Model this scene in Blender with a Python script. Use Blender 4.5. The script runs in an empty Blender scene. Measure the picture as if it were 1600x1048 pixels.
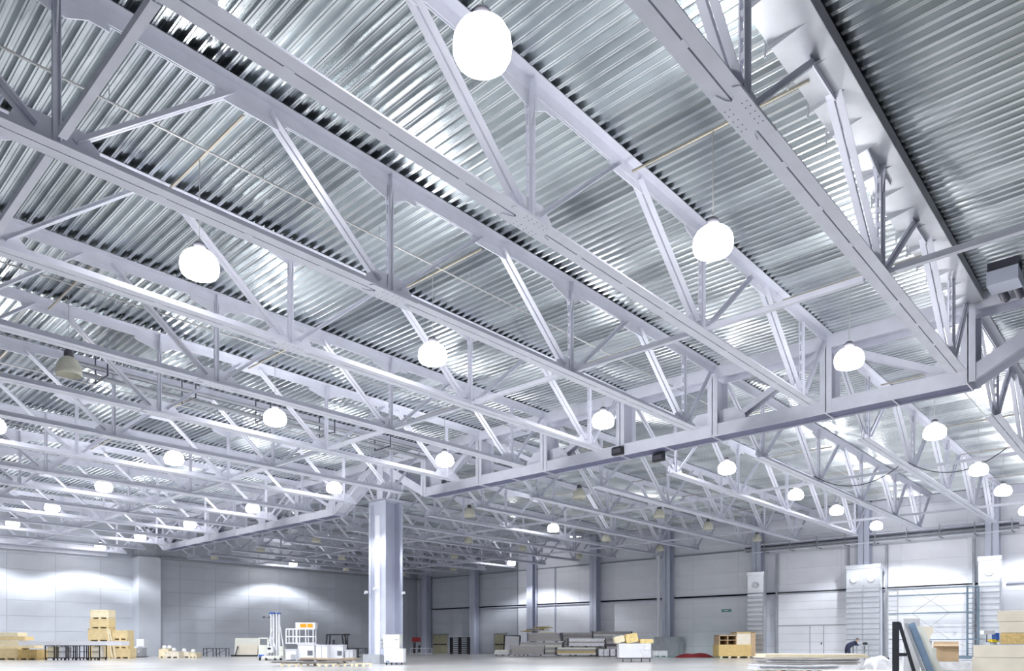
import bpy, math, random
from mathutils import Vector, Matrix
random.seed(7)
D = bpy.data
COL = bpy.context.scene.collection
sc = bpy.context.scene

# ---------------------------------------------------------------- camera, world, exposure
AL = 0.7412; FPX = 1142.7; CAMZ = 1.09; HOR = 1005.1
cam = D.cameras.new('camera'); cam.sensor_width = 36; cam.lens = 36*FPX/1600
cam.shift_y = (HOR-524)/1600; cam.clip_end = 400; cam.clip_start = .05
co = D.objects.new('camera', cam); COL.objects.link(co)
co.location = (0, 0, CAMZ); co.rotation_euler = (math.pi/2, 0, AL-math.pi/2)
sc.camera = co
w = D.worlds.new('world'); sc.world = w; w.use_nodes = True
w.node_tree.nodes['Background'].inputs[0].default_value = (.80, .86, 1.0, 1)
w.node_tree.nodes['Background'].inputs[1].default_value = 0.10
sc.view_settings.view_transform = 'Standard'; sc.view_settings.look = 'None'
sc.view_settings.gamma = 1; sc.view_settings.use_curve_mapping = False
sc.view_settings.exposure = 0.30
LAMP_EMIT = 40.0
SPOT_W = 850.0

def G(px, dep):
    """point on the floor plan seen at image column px, dep metres away along the view axis"""
    X = (px-800)/FPX*dep
    return (X*math.sin(AL)+dep*math.cos(AL), -X*math.cos(AL)+dep*math.sin(AL))
def WD(px):
    r = (px-800)/FPX; u = 55.4; s = u*(math.sin(AL)-r*math.cos(AL))/(math.cos(AL)+r*math.sin(AL)); return u*math.cos(AL)+s*math.sin(AL)
def DY(y): return CAMZ*FPX/(y-HOR)              # depth at which the floor appears at row y
def ZY(y, dep): return CAMZ+(HOR-y)*dep/FPX     # height seen at row y at that depth
def F(px): return VIEW-math.atan((px-800)/FPX)
def FC(px): return math.cos(math.atan((px-800)/FPX))
VIEW = AL-math.pi/2                             # rotation of a thing whose front faces the camera

# ---------------------------------------------------------------- materials
def mat(name, col, rough=.5, metal=0., var=.06, scale=3., bump=0., emit=0., alpha=1., stretch=None, col2=None, trans=0.):
    m = D.materials.new(name); m.use_nodes = True; nt = m.node_tree; b = nt.nodes['Principled BSDF']
    b.inputs['Roughness'].default_value = rough; b.inputs['Metallic'].default_value = metal
    b.inputs['Alpha'].default_value = alpha
    b.inputs['Transmission Weight'].default_value = trans
    if emit:
        b.inputs['Emission Color'].default_value = (*col, 1); b.inputs['Emission Strength'].default_value = emit
        b.inputs['Base Color'].default_value = (.9, .9, .9, 1); return m
    tc = nt.nodes.new('ShaderNodeTexCoord'); mp = nt.nodes.new('ShaderNodeMapping')
    if stretch: mp.inputs['Scale'].default_value = stretch
    n = nt.nodes.new('ShaderNodeTexNoise'); n.inputs['Scale'].default_value = scale; n.inputs['Detail'].default_value = 4
    nt.links.new(tc.outputs['Object'], mp.inputs[0]); nt.links.new(mp.outputs[0], n.inputs[0])
    r = nt.nodes.new('ShaderNodeValToRGB')
    c2 = col2 or [c*(1-var*2.2) for c in col]; c1 = col if col2 else [min(1, c*(1+var)) for c in col]
    r.color_ramp.elements[0].position = .3; r.color_ramp.elements[1].position = .7
    r.color_ramp.elements[0].color = (*c2, 1); r.color_ramp.elements[1].color = (*c1, 1)
    nt.links.new(n.outputs['Fac'], r.inputs[0]); nt.links.new(r.outputs[0], b.inputs['Base Color'])
    if bump:
        bp = nt.nodes.new('ShaderNodeBump'); bp.inputs['Strength'].default_value = bump; bp.inputs['Distance'].default_value = .02
        nt.links.new(n.outputs['Fac'], bp.inputs['Height']); nt.links.new(bp.outputs[0], b.inputs['Normal'])
    return m
M = {}
M['paint'] = mat('white_paint', (.71, .725, .82), .38, 0, .03, 2)
M['galv'] = mat('galvanised_deck', (.63, .67, .69), .22, 1.0, .05, 1.2)
def sheet_variation(m):
    """every 0.75 m sheet comes from another coil: slightly other tone and gloss"""
    nt = m.node_tree; b = nt.nodes['Principled BSDF']; src = b.inputs['Base Color'].links[0].from_socket
    g = nt.nodes.new('ShaderNodeNewGeometry'); sx = nt.nodes.new('ShaderNodeSeparateXYZ'); nt.links.new(g.outputs['Position'], sx.inputs[0])
    def math_(op, a, c):
        n = nt.nodes.new('ShaderNodeMath'); n.operation = op; nt.links.new(a, n.inputs[0]); n.inputs[1].default_value = c; return n.outputs[0]
    cb = nt.nodes.new('ShaderNodeCombineXYZ')
    nt.links.new(math_('FLOOR', math_('DIVIDE', math_('ADD', sx.outputs[0], .45), .75), 0), cb.inputs[0])
    nt.links.new(math_('FLOOR', math_('DIVIDE', math_('ADD', sx.outputs[1], 3.45), 12), 0), cb.inputs[1])
    wn = nt.nodes.new('ShaderNodeTexWhiteNoise'); wn.noise_dimensions = '2D'; nt.links.new(cb.outputs[0], wn.inputs['Vector'])
    mr = nt.nodes.new('ShaderNodeMapRange'); nt.links.new(wn.outputs['Value'], mr.inputs['Value']); mr.inputs['To Min'].default_value = .80; mr.inputs['To Max'].default_value = 1.12
    vm = nt.nodes.new('ShaderNodeVectorMath'); vm.operation = 'SCALE'; nt.links.new(src, vm.inputs[0]); nt.links.new(mr.outputs[0], vm.inputs['Scale']); nt.links.new(vm.outputs[0], b.inputs['Base Color'])
    m2 = nt.nodes.new('ShaderNodeMapRange'); nt.links.new(wn.outputs['Value'], m2.inputs['Value']); m2.inputs['To Min'].default_value = .18; m2.inputs['To Max'].default_value = .30; nt.links.new(m2.outputs[0], b.inputs['Roughness'])
sheet_variation(M['galv'])
M['sheetzinc'] = mat('galvanised_sheet', (.58, .60, .64), .42, .55, .05, 1.5)
M['bolt'] = mat('dark_bolt', (.12, .12, .15), .5, .5)
M['recess_shade'] = mat('blue_grey_recess_shade', (.13, .135, .24), .5, 0, .05, 2)  # dark tone standing in for the shade under the girder chord
M['pipe'] = mat('grey_pipe', (.50, .50, .50), .45, .3)
M['brownpipe'] = mat('stained_bar', (.45, .41, .34), .5, .2)
M['wallg'] = mat('grey_wall_panel', (.52, .55, .61), .42, 0, .03, .6)
M['wallw'] = mat('white_wall_panel', (.84, .86, .92), .40, 0, .03, .5)
M['lightjoint'] = mat('light_panel_joint', (.66, .70, .76), .6)
M['joint'] = mat('panel_joint', (.30, .32, .37), .6)
M['colg'] = mat('column_paint', (.53, .56, .68), .5, 0, .03, 1)
M['floor'] = mat('polished_concrete', (.60, .595, .585), .22, 0, .05, .35, .02)
M['green'] = mat('green_paint', (.12, .34, .28), .4)
M['black'] = mat('black_metal', (.018, .02, .028), .45)
M['cable'] = mat('black_cable', (.03, .03, .035), .6)
M['ply'] = mat('plywood', (.80, .64, .36), .6, 0, .08, 4, stretch=(1, 1, 6))
M['osb'] = mat('yellow_board', (.72, .52, .22), .65, 0, .12, 14)
M['palewood'] = mat('pale_wood', (.86, .76, .54), .6, 0, .07, 4, stretch=(1, 1, 5))
M['card'] = mat('cardboard', (.55, .40, .25), .75, 0, .05, 3)
M['cream'] = mat('cream_board', (.83, .76, .64), .6, 0, .03, 2)
M['whitebox'] = mat('white_laminate', (.80, .81, .86), .35, 0, .02, 2)
M['offwhite'] = mat('off_white_metal', (.76, .77, .70), .4, 0, .02, 2)
M['greybox'] = mat('grey_cladding', (.40, .42, .46), .5)
M['greysheet'] = mat('grey_sheets', (.46, .44, .44), .5, .1, .12, 3, stretch=(1, 1, 14))
M['film'] = mat('plastic_film', (.85, .86, .90), .22, 0, .10, 5, .5)
M['orange'] = mat('orange_glass', (.85, .36, .02), .3)
M['blue'] = mat('blue_plastic', (.05, .14, .55), .4)
M['boardblue'] = mat('blue_grey_board', (.23, .33, .47), .45)
M['red'] = mat('red_tarp', (.20, .012, .018), .7)
M['yellow'] = mat('yellow_foam', (.85, .66, .30), .7, 0, .1, 6)
M['hivis'] = mat('bright_yellow', (.80, .62, .03), .5)
M['steel'] = mat('stainless_casing', (.72, .75, .80), .28, .6, .04, 1)
M['scaff'] = mat('scaffold_tube', (.17, .24, .30), .45, .3)
M['olive'] = mat('olive_pallet', (.38, .36, .25), .7)
M['doordark'] = mat('dark_door', (.22, .23, .22), .5)
M['glassfab'] = mat('lamp_glow', (1.0, .985, 1.0), emit=LAMP_EMIT)
M['lampoff'] = mat('unlit_lamp_glass', (.92, .90, .78), .3, 0, .03, 4, trans=.3)
M['cloth'] = mat('navy_cloth', (.025, .03, .07), .8)
M['skin'] = mat('skin', (.55, .36, .27), .5)
M['rim'] = mat('dark_housing', (.10, .10, .12), .4)

# ---------------------------------------------------------------- mesh builder
class MB:
    def __init__(s): s.v = []; s.f = []; s.sm = []
    def add(s, vs, fs, smooth=False):
        o = len(s.v); s.v += [tuple(v) for v in vs]; s.f += [tuple(i+o for i in f) for f in fs]; s.sm += [smooth]*len(fs); return s
    def box(s, c, d, rz=0., ry=0., rx=0.):
        m = Matrix.Rotation(rz, 3, 'Z') @ Matrix.Rotation(ry, 3, 'Y') @ Matrix.Rotation(rx, 3, 'X')
        vs = []
        for x in (-.5, .5):
            for y in (-.5, .5):
                for z in (-.5, .5): vs.append(Vector(c)+m @ Vector((x*d[0], y*d[1], z*d[2])))
        return s.add(vs, [(0, 1, 3, 2), (4, 6, 7, 5), (0, 4, 5, 1), (2, 3, 7, 6), (0, 2, 6, 4), (1, 5, 7, 3)])
    def bb(s, x0, x1, y0, y1, z0, z1):
        return s.box(((x0+x1)/2, (y0+y1)/2, (z0+z1)/2), (abs(x1-x0), abs(y1-y0), abs(z1-z0)))
    def bar(s, p0, p1, loops, side):
        """extrude closed 2D loops (a along side, b along the normal) from p0 to p1"""
        p0 = Vector(p0); p1 = Vector(p1); d = (p1-p0).normalized(); sd = Vector(side).normalized(); nn = d.cross(sd).normalized()
        if nn.z < 0: nn = -nn
        for lp in loops:
            n = len(lp); vs = [p0+sd*a+nn*b for a, b in lp]+[p1+sd*a+nn*b for a, b in lp]
            fs = [(i, (i+1) % n, (i+1) % n+n, i+n) for i in range(n)]+[tuple(range(n))[::-1], tuple(range(n, 2*n))]
            s.add(vs, fs)
        return s
    def cyl(s, p0, p1, r, n=8, r2=None):
        p0 = Vector(p0); p1 = Vector(p1); d = (p1-p0).normalized(); r2 = r if r2 is None else r2
        a = d.orthogonal().normalized(); b = d.cross(a)
        vs = [p0+(a*math.cos(t)+b*math.sin(t))*r for t in [2*math.pi*i/n for i in range(n)]]
        vs += [p1+(a*math.cos(t)+b*math.sin(t))*r2 for t in [2*math.pi*i/n for i in range(n)]]
        s.add(vs, [(i, (i+1) % n, (i+1) % n+n, i+n) for i in range(n)], True)
        return s.add(vs, [tuple(range(n))[::-1], tuple(range(n, 2*n))])
    def tube(s, pts, r, n=6):
        for a, b in zip(pts, pts[1:]): s.cyl(a, b, r, n)
        return s
    def lathe(s, prof, n=20, c=(0, 0, 0)):
        vs = []; fs = []; k = len(prof)
        for i in range(n):
            t = 2*math.pi*i/n
            vs += [(c[0]+r*math.cos(t), c[1]+r*math.sin(t), c[2]+z) for r, z in prof]
        for i in range(n):
            j = (i+1) % n
            fs += [(i*k+q, j*k+q, j*k+q+1, i*k+q+1) for q in range(k-1)]
        return s.add(vs, fs, True)
    def poly(s, pts, th, ax):
        """flat plate from 3D outline pts, thickness th centred along axis ax"""
        n = len(pts); a = Vector(ax).normalized()*th/2
        vs = [Vector(p)-a for p in pts]+[Vector(p)+a for p in pts]
        return s.add(vs, [tuple(range(n))[::-1], tuple(range(n, 2*n))]+[(i, (i+1) % n, (i+1) % n+n, i+n) for i in range(n)])
    def mesh(s, name, m):
        me = D.meshes.new(name); me.from_pydata(s.v, [], s.f); me.materials.append(M[m] if isinstance(m, str) else m)
        me.polygons.foreach_set('use_smooth', s.sm)
        import bmesh
        bm = bmesh.new(); bm.from_mesh(me); bmesh.ops.recalc_face_normals(bm, faces=bm.faces); bm.to_mesh(me); bm.free()
        return me
    def build(s, name, m, parent=None, loc=None, rz=0.):
        o = D.objects.new(name, s.mesh(name, m)); COL.objects.link(o)
        if parent: o.parent = parent
        if loc is not None: o.location = loc; o.rotation_euler.z = rz
        return o
def inst(name, me, parent=None, loc=(0, 0, 0), rz=0.):
    o = D.objects.new(name, me); COL.objects.link(o); o.parent = parent; o.location = loc; o.rotation_euler.z = rz; return o
def thing(name, label, cat, loc=(0, 0, 0), rz=0., group=None):
    o = D.objects.new(name, None); COL.objects.link(o); o.location = loc; o.rotation_euler.z = rz
    o.empty_display_size = .2; o['label'] = label; o['category'] = cat
    if group: o['group'] = group
    return o
def tag(o, label, cat, group=None):
    o['label'] = label; o['category'] = cat
    if group: o['group'] = group
    return o
def struct(o): o['kind'] = 'structure'; return o
def stuff(o): o['kind'] = 'stuff'; return o
def copytree(src, parent=None):
    c = src.copy(); COL.objects.link(c); c.parent = parent
    for ch in [x for x in KIDS.get(src.name, [])]: copytree(ch, c)
    return c
KIDS = {}
def index():
    KIDS.clear()
    for o in COL.objects:
        if o.parent: KIDS.setdefault(o.parent.name, []).append(o)
ORD = ['', 'first', 'second', 'third', 'fourth', 'fifth', 'sixth', 'seventh', 'eighth', 'ninth', 'tenth', 'eleventh', 'twelfth', 'thirteenth', 'fourteenth', 'fifteenth', 'sixteenth']

# ================================================================ THE SETTING
UW = 55.9; SW = 66.3; ZB = 8.54; ZD = 11.145
U0 = -9.0; S0 = -8.0
fl = MB().bb(U0, UW+.3, S0, SW+.3, -.2, 0).build('floor', 'floor'); struct(fl)
gs = MB().bb(50.6, 55.6, 25.0, 32.2, .0, .012).build('trim_1', 'green'); struct(gs)

# roof deck: trapezoidal galvanised sheets, ribs along s
PITCH = .25
def deck_mesh(nrib, ln, name):
    b = MB(); prof = []
    for k in range(nrib):
        x = k*PITCH
        prof += [(x, 0), (x+.028, 0), (x+.038, .012), (x+.048, 0), (x+.078, 0), (x+.118, .105), (x+.158, .105), (x+.168, .093), (x+.178, .105), (x+.212, .105)]
    prof.append((nrib*PITCH, 0)); prof.append((nrib*PITCH+.03, 0))
    n = len(prof)
    vs = [(x, 0, z) for x, z in prof]+[(x, ln, z) for x, z in prof]
    b.add(vs, [(i, i+1, i+1+n, i+n) for i in range(n-1)])
    me = D.meshes.new(name); me.from_pydata(b.v, [], b.f); me.materials.append(M['galv']); return me
ceil = MB().bb(U0, UW+.3, S0, SW+.3, ZD+.32, ZD+.4).build('ceiling', 'galv'); struct(ceil)
dm = deck_mesh(3, 12.05, 'deck_sheet')
for i in range(34):
    for j in range(6):
        u = -.45+i*.75; s = -3.45+j*12
        if u < .222*s-1.5 or s > 66: continue
        inst('deck_sheet', dm, ceil, (u, s, ZD+.004*((i+j) % 2)))
big = MB()
def deckblock(u0, u1, s0, s1):
    k = int(round((u1-u0)/PITCH)); me = deck_mesh(k, s1-s0, 'tmp')
    big.add([(v.co.x+u0, v.co.y+s0, v.co.z+ZD) for v in me.vertices], [tuple(p.vertices) for p in me.polygons])
    D.meshes.remove(me)
for j in range(6):
    deckblock(25.05, 56.05, -3.45+12*j, -3.45+12*j+12.02 if j < 5 else SW)
deckblock(U0, -.5, S0, SW); deckblock(-.5, 25, S0, -3.45)
for j in range(6):
    for i in range(34):
        u = -.45+i*.75; s = -3.45+j*12
        if u < .222*s-1.5: deckblock(u, u+.75, s, min(s+12, SW))
bd = D.meshes.new('deck_sheets_beyond'); bd.from_pydata(big.v, [], big.f); bd.materials.append(M['galv'])
o = D.objects.new('deck_sheets_beyond', bd); COL.objects.link(o); o.parent = ceil; stuff(o)

# left wall (parallel to the trusses)
wl = MB().bb(U0, UW+.3, SW+.06, SW+.3, 0, ZD+.3).build('wall_left', 'lightjoint'); struct(wl)
PW = 3.28; PH = 1.2
pm = MB().bb(.006, PW-.006, -.06, 0, .006, PH-.006).mesh('wall_panel', 'wallg')
for i in range(18):
    u = 28.3-PW*9+PW*i
    if u > UW-1: continue
    for j in range(10):
        inst('wall_panel', pm, wl, (u, SW+.06, j*PH-.35 if j else -.35))
# right wall
wr = MB().bb(UW+.06, UW+.3, S0, SW+.3, 0, ZD+.3).build('wall_right', 'joint'); struct(wr)
pm2 = MB().bb(-.06, 0, .006, PW-.006, .006, PH-.006).mesh('wall_panel', 'wallg')
s = 50.4
while s < SW-.5:
    for j in range(10): inst('wall_panel', pm2, wr, (UW+.06, s, j*PH-.35))
    s += PW
pm3 = MB().bb(-.07, 0, .004, 3.996, .004, PH-.004).mesh('wall_panel', 'wallw')
ss = [50.4-4*k for k in range(1, 14)]
for s in ss:
    for j in range(10): inst('wall_panel', pm3, wr, (UW+.06, s, j*PH-.35))
# girts, ledge line and edge beams on the right wall
for k in range(7):
    sa = 8.6+8*k+.35; sb = sa+7.3
    g = MB().bb(UW-.22, UW-.02, sa, min(sb, SW), 4.92, 5.05).bb(UW-.22, UW-.19, sa, min(sb, SW), 4.84, 5.05).build('trim_%d' % (10+k), 'colg'); struct(g)
g = MB().bb(UW-.22, UW-.02, .5, 8.2, 4.92, 5.05).build('trim_17', 'colg'); struct(g)
g = MB().bb(UW-.12, UW-.01, 0, SW, 8.50, 8.60).build('trim_2', 'joint'); struct(g)
g = MB().bb(UW-.5, UW-.05, 0, SW, 10.6, 11.12).build('trim_3', 'paint'); struct(g)
g = MB().bb(26.5, UW, SW-.25, SW-.01, 8.5, 8.72).build('trim_4', 'greybox'); struct(g)
g = MB().bb(UW-.05, UW-.01, 50.3, 50.42, 0, 11).build('trim_5', 'joint'); struct(g)
g = MB().bb(UW-.1, UW-.03, 45.3, 45.45, 0, 8.5).build('trim_6', 'colg'); struct(g)
# pier on the left wall under the girder
pr = MB().bb(24.2, 26.0, 64.75, SW, 0, 8.45).build('trim_7', 'wallg'); struct(pr)
pr = MB().bb(24.35, 25.85, 65.2, SW, 8.45, 11.1).build('trim_8', 'greybox'); struct(pr)
# wall columns
def hcol(b, c, wd, dp, z0, z1, t=.03):
    """H column: flanges facing u, width wd along s, depth dp along u"""
    x, y = c
    b.bb(x-dp/2, x-dp/2+t, y-wd/2, y+wd/2, z0, z1).bb(x+dp/2-t, x+dp/2, y-wd/2, y+wd/2, z0, z1).bb(x-dp/2, x+dp/2, y-t/2, y+t/2, z0, z1)
wallcols = [(8.9, 'behind the rightmost ribbed heater tower'), (16.6, 'behind the double ribbed heater tower'), (24.5, 'behind the leftmost ribbed heater tower'), (32.5, 'beside the white downpipe'), (40.2, 'right of the brightly lit wall bay'), (48.0, 'left of the brightly lit wall bay'), (56.2, 'in the middle of the dark wall'), (64.0, 'next to the far corner')]
for s, txt in wallcols:
    t = thing('wall_column', 'grey blue steel wall column ' + txt, 'column', (UW-.55, s, 0), 0, 'columns along the right wall')
    b = MB(); hcol(b, (0, 0), .75, .7, 0, 11.1); b.build('shaft', 'colg', t)
    MB().bb(-.42, .42, -.45, .45, 0, .04).build('base_plate', 'colg', t)
    MB().bb(-.4, .4, -.42, .42, 10.9, 11.1).build('cap_plate', 'colg', t)

# sectional doors in the right wall
def secdoor(n, s0, s1, wicket=None):
    d = MB().bb(UW-.14, UW-.12, s0, s1, 0, 4.9).build('door_%d' % n, 'joint'); struct(d)
    for j in range(8):
        z = j*.61
        MB().bb(UW-.20, UW-.14, s0+.02, s1-.02, z+.006, z+.604).build('door_section', 'wallw', d)
    hb = MB()
    for j in range(2, 8):
        for q in (.2, .4, .6, .8): hb.box((UW-.21, s0+(s1-s0)*q, j*.61), (.02, .16, .05))
    hb.build('hinge', 'steel', d)
    for s in (s0-.08, s1+.08):
        MB().bb(UW-.32, UW-.1, s-.07, s+.07, 0, 8.0).build('track', 'greybox', d)
    MB().bb(UW-.26, UW-.12, s0, s1, 4.88, 4.96).build('header', 'greybox', d)
    if wicket:
        f = MB(); a, c = wicket
        for q in (a, c): f.bb(UW-.225, UW-.2, q-.025, q+.025, 0, 2.45)
        f.bb(UW-.225, UW-.2, s0, s1, 2.42, 2.5)
        f.build('pass_door', 'greybox', d)
        MB().box((UW-.24, a+.15, 1.1), (.06, .06, .16)).build('handle', 'black', d)
secdoor(1, 17.95, 23.05, (19.6, 20.6))
secdoor(2, 10.1, 15.2)

# ================================================================ ROOF TRUSSES
def L2(w_, h_, t, gap, up=True):
    """two angles back to back: outstanding legs w_, in-plane legs h_"""
    g = gap/2; sg = 1 if up else -1
    r = [(g, 0), (g+w_, 0), (g+w_, sg*t), (g+t, sg*t), (g+t, sg*h_), (g, sg*h_)]
    return [r, [(-a, b) for a, b in r]]
def truss(bay):
    if bay == 1:
        nodes = [-2.8, 3.5, 9.8, 16.1, 22.4]; c0, c1 = -3.5, 23.15; t0, t1 = -6.2, 24.5
    else:
        nodes = [28.75, 34.95, 41.15, 47.35, 52.8]; c0, c1 = 28.3, 53.3; t0, t1 = 25.3, 55.5
    t = thing('roof_truss', 'x', 'roof truss', (t0, 0, ZB)); R = lambda u, z: (u-t0, 0, z-ZB)
    z0 = 0
    P_ = 'paint'; tb = ZD-.005
    MB().bar(R(c0, ZB), R(c1, ZB), L2(.205, .20, .018, .026), (0, 1, 0)).build('bottom_chord', P_, t)
    MB().bar(R(t0, tb), R(t1, tb), L2(.20, .25, .018, .026, False), (0, 1, 0)).build('top_chord', P_, t)
    sp = MB(); u = c0+.8
    while u < c1:
        if min(abs(u-n) for n in nodes) > .5: sp.box(R(u, ZB+.08), (.16, .05, .17))
        u += 1.55
    stuff(sp.build('spacers', P_, t))
    tops = [(a+b)/2 for a, b in zip(nodes, nodes[1:])]
    def member(p, q, wd, hh, gap=.03, nm='diagonal'):
        MB().bar(p, q, L2(wd, hh, .012, gap), (0, 1, 0)).build(nm, P_, t)
    for i, n in enumerate(nodes):
        lf = tops[i-1] if i else t0+.25; rt = tops[i] if i < len(tops) else t1-.15
        if i: member(R(n-.28, ZB+.22), R(lf+.33, ZD-.20), .12, .10, .04)
        else: member(R(n-.25, ZB+.22), R(lf, ZD-.25), .085, .09)
        if i < len(tops): member(R(n+.28, ZB+.22), R(rt-.33, ZD-.20), .085, .09)
        else: member(R(n+.28, ZB+.22), R(rt, ZD-.25), .07, .08)
        # vertical of two spaced angles with battens
        vb = MB(); x, y, _ = R(n, 0)
        for sgn in (-1, 1):
            vb.bb(x-.05, x+.05, sgn*.045, sgn*.057, .12, ZD-ZB-.25).bb(x-.006 if sgn > 0 else x-.05, x+.05 if sgn > 0 else x+.006, sgn*.045, sgn*.105, .12, ZD-ZB-.25) if False else \
            vb.add([(x+a, sgn*b, z) for z in (.12, ZD-ZB-.22) for a, b in ((-.05, .028), (.05, .028), (.05, .095), (.038, .095), (.038, .04), (-.05, .04))],
                   [(0, 1, 7, 6), (1, 2, 8, 7), (2, 3, 9, 8), (3, 4, 10, 9), (4, 5, 11, 10), (5, 0, 6, 11), (0, 1, 2, 3, 4, 5), (6, 7, 8, 9, 10, 11)])
        z = .45
        while z < ZD-ZB-.4: vb.bb(x-.045, x+.045, -.028, .028, z, z+.1); z += .3
        vb.build('vertical', P_, t)
        # gussets
        MB().poly([R(n-.62, ZB+.06), R(n+.62, ZB+.06), R(n+.60, ZB+.26), R(n+.36, ZB+.46), R(n-.36, ZB+.46), R(n-.60, ZB+.26)], .024, (0, 1, 0)).build('gusset', P_, t)
        if 0 < i < len(nodes)-1:
            MB().poly([R(n-.75, ZD-.06), R(n+.75, ZD-.06), R(n+.75, ZD-.36), R(n+.45, ZD-.36), R(n+.14, ZD-.52), R(n-.14, ZD-.52), R(n-.75, ZD-.36)], .024, (0, 1, 0)).build('gusset', P_, t)
            fb = MB().poly([R(n, ZD-.85), R(n, ZD-.05)], .01, (1, 0, 0)) if False else MB()
            fb.add([(x-.012, -.06, ZD-ZB-.85), (x-.012, .06, ZD-ZB-.85), (x-.012, .13, ZD-ZB-.3), (x-.012, .13, ZD-ZB-.03), (x-.012, -.13, ZD-ZB-.03), (x-.012, -.13, ZD-ZB-.3),
                    (x+.012, -.06, ZD-ZB-.85), (x+.012, .06, ZD-ZB-.85), (x+.012, .13, ZD-ZB-.3), (x+.012, .13, ZD-ZB-.03), (x+.012, -.13, ZD-ZB-.03), (x+.012, -.13, ZD-ZB-.3)],
                   [(0, 1, 2, 3, 4, 5), (6, 7, 8, 9, 10, 11)]+[(k, (k+1) % 6, (k+1) % 6+6, k+6) for k in range(6)])
            fb.build('stiffener', P_, t)
    for n in tops:
        MB().poly([R(n-.72, ZD-.06), R(n+.72, ZD-.06), R(n+.68, ZD-.34), R(n+.5, ZD-.40), R(n-.5, ZD-.40), R(n-.68, ZD-.34)], .024, (0, 1, 0)).build('gusset', P_, t)
    # splice plate under the second full node
    n = nodes[2]; z = ZB-.010
    a = MB()
    pts = []
    for x, y in [(-.55, -.215), (.62, -.215), (.62, -.07), (.46, -.045), (.40, 0), (.46, .045), (.62, .07), (.62, .215), (-.55, .215), (-.60, .12), (-.42, .055), (-.36, 0), (-.42, -.055), (-.60, -.12)]:
        pts.append((n-t0+x, y, z-ZB))
    sp = a.poly(pts, .018, (0, 0, 1)).build('splice_plate', P_, t)
    b = MB()
    for x in (-.24, -.12, .02, .16, .28):
        for y in (-.16, -.09, .09, .16): b.cyl((n-t0+x, y, z-ZB-.009), (n-t0+x, y, z-ZB-.013), .010, 6)
    stuff(b.build('bolts', 'bolt', sp))
    return t
for bay in (1, 2):
    proto = truss(bay); index()
    for n in range(1, 17):
        t = proto if n == 1 else copytree(proto)
        t.location = (t.location.x, .55+4*n, ZB)
        t['group'] = 'roof trusses of the near bay' if bay == 1 else 'roof trusses of the far bay'
        if bay == 1:
            t['label'] = 'white steel roof truss directly below the galvanised strip, before the long girder' if n == 1 else 'white steel roof truss %s to the left of the galvanised strip, before the long girder' % ORD[n-1]
        else:
            t['label'] = 'white steel roof truss beyond the long girder, %s counting from the right' % ORD[n]

# ================================================================ GIRDERS (along s)
def girder(n0, label, loop_to=8):
    UG = 24.9
    t = thing('roof_girder', label, 'roof girder', (UG, .55+4*n0, 8.59), 0, 'long girders carrying the trusses')
    zc = .225
    Hs = lambda hw, hh, tf=.03: [[(-hw, -hh), (-hw+tf, -hh), (-hw+tf, hh), (-hw, hh)], [(hw-tf, -hh), (hw, -hh), (hw, hh), (hw-tf, hh)], [(-hw+tf, -.012), (hw-tf, -.012), (hw-tf, .012), (-hw+tf, .012)]]
    U = (1, 0, 0); y = lambda k: 4*k
    MB().bar((0, y(1), zc), (0, y(7), zc), Hs(.4, .225)[:2], U).build('bottom_chord', 'paint', t)
    MB().bar((0, y(1), zc-.16), (0, y(7), zc-.16), Hs(.4, .225)[2:], U).build('web_plate', 'recess_shade', t)  # web set low and coloured dark: the recess shade is painted on
    zt = 10.92-8.59
    MB().bar((0, y(0)+.1, zt), (0, y(8)-.1, zt), Hs(.4, .22), U).build('top_chord', 'paint', t)
    MB().bar((0, y(7), zc), (0, y(8)-.45, zt-.15), Hs(.4, .20), U).build('end_diagonal', 'paint', t)
    MB().bar((0, y(1), zc), (0, y(0)+.45, zt-.15), Hs(.4, .20), U).build('end_diagonal', 'paint', t)
    for k in range(1, 8):
        b = MB(); hcol(b, (0, y(k)), .38, .86, .05, zt-.2, .028); b.build('post', 'paint', t)
    sf = MB()
    for k in range(1, 8):
        sf.bb(-.37, .37, y(k)-.012, y(k)+.03, -.004, .06)
    for k in range(1, 7): sf.bb(-.37, .37, y(k)+2-.012, y(k)+2+.03, -.004, .06) if k % 2 else 0
    stuff(sf.build('stiffeners', 'paint', t))
    D2 = [[(-.17, -.1), (-.15, -.1), (-.15, .1), (-.17, .1)], [(.15, -.1), (.17, -.1), (.17, .1), (.15, .1)], [(-.15, -.01), (.15, -.01), (.15, .01), (-.15, .01)]]
    for k in range(1, 8, 2):
        for q in (-1, 1):
            if 0 < k+q < 8:
                MB().bar((0, y(k)+q*.45, .45), (0, y(k+q)-q*.3, zt-.2), D2, U).build('diagonal', 'paint', t)
            gp = [(0, y(k)+q*.15, .42), (0, y(k)+q*1.15, .42), (0, y(k)+q*1.15, .62), (0, y(k)+q*.75, .98), (0, y(k)+q*.15, .98)]
            if 0 < k+q < 8:
                b = MB()
                for sx in (-.19, .19): b.poly([(sx, p[1], p[2]) for p in gp], .016, (1, 0, 0))
                b.build('gusset', 'paint', t)
    return t
girder(0, 'deep white steel girder right of the tall column, bottom chord hanging low')
girder(8, 'deep white steel girder left of the tall column, ending at the grey wall pier')
# seated brackets between the girder and the far-bay trusses are part of the girder posts

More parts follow.
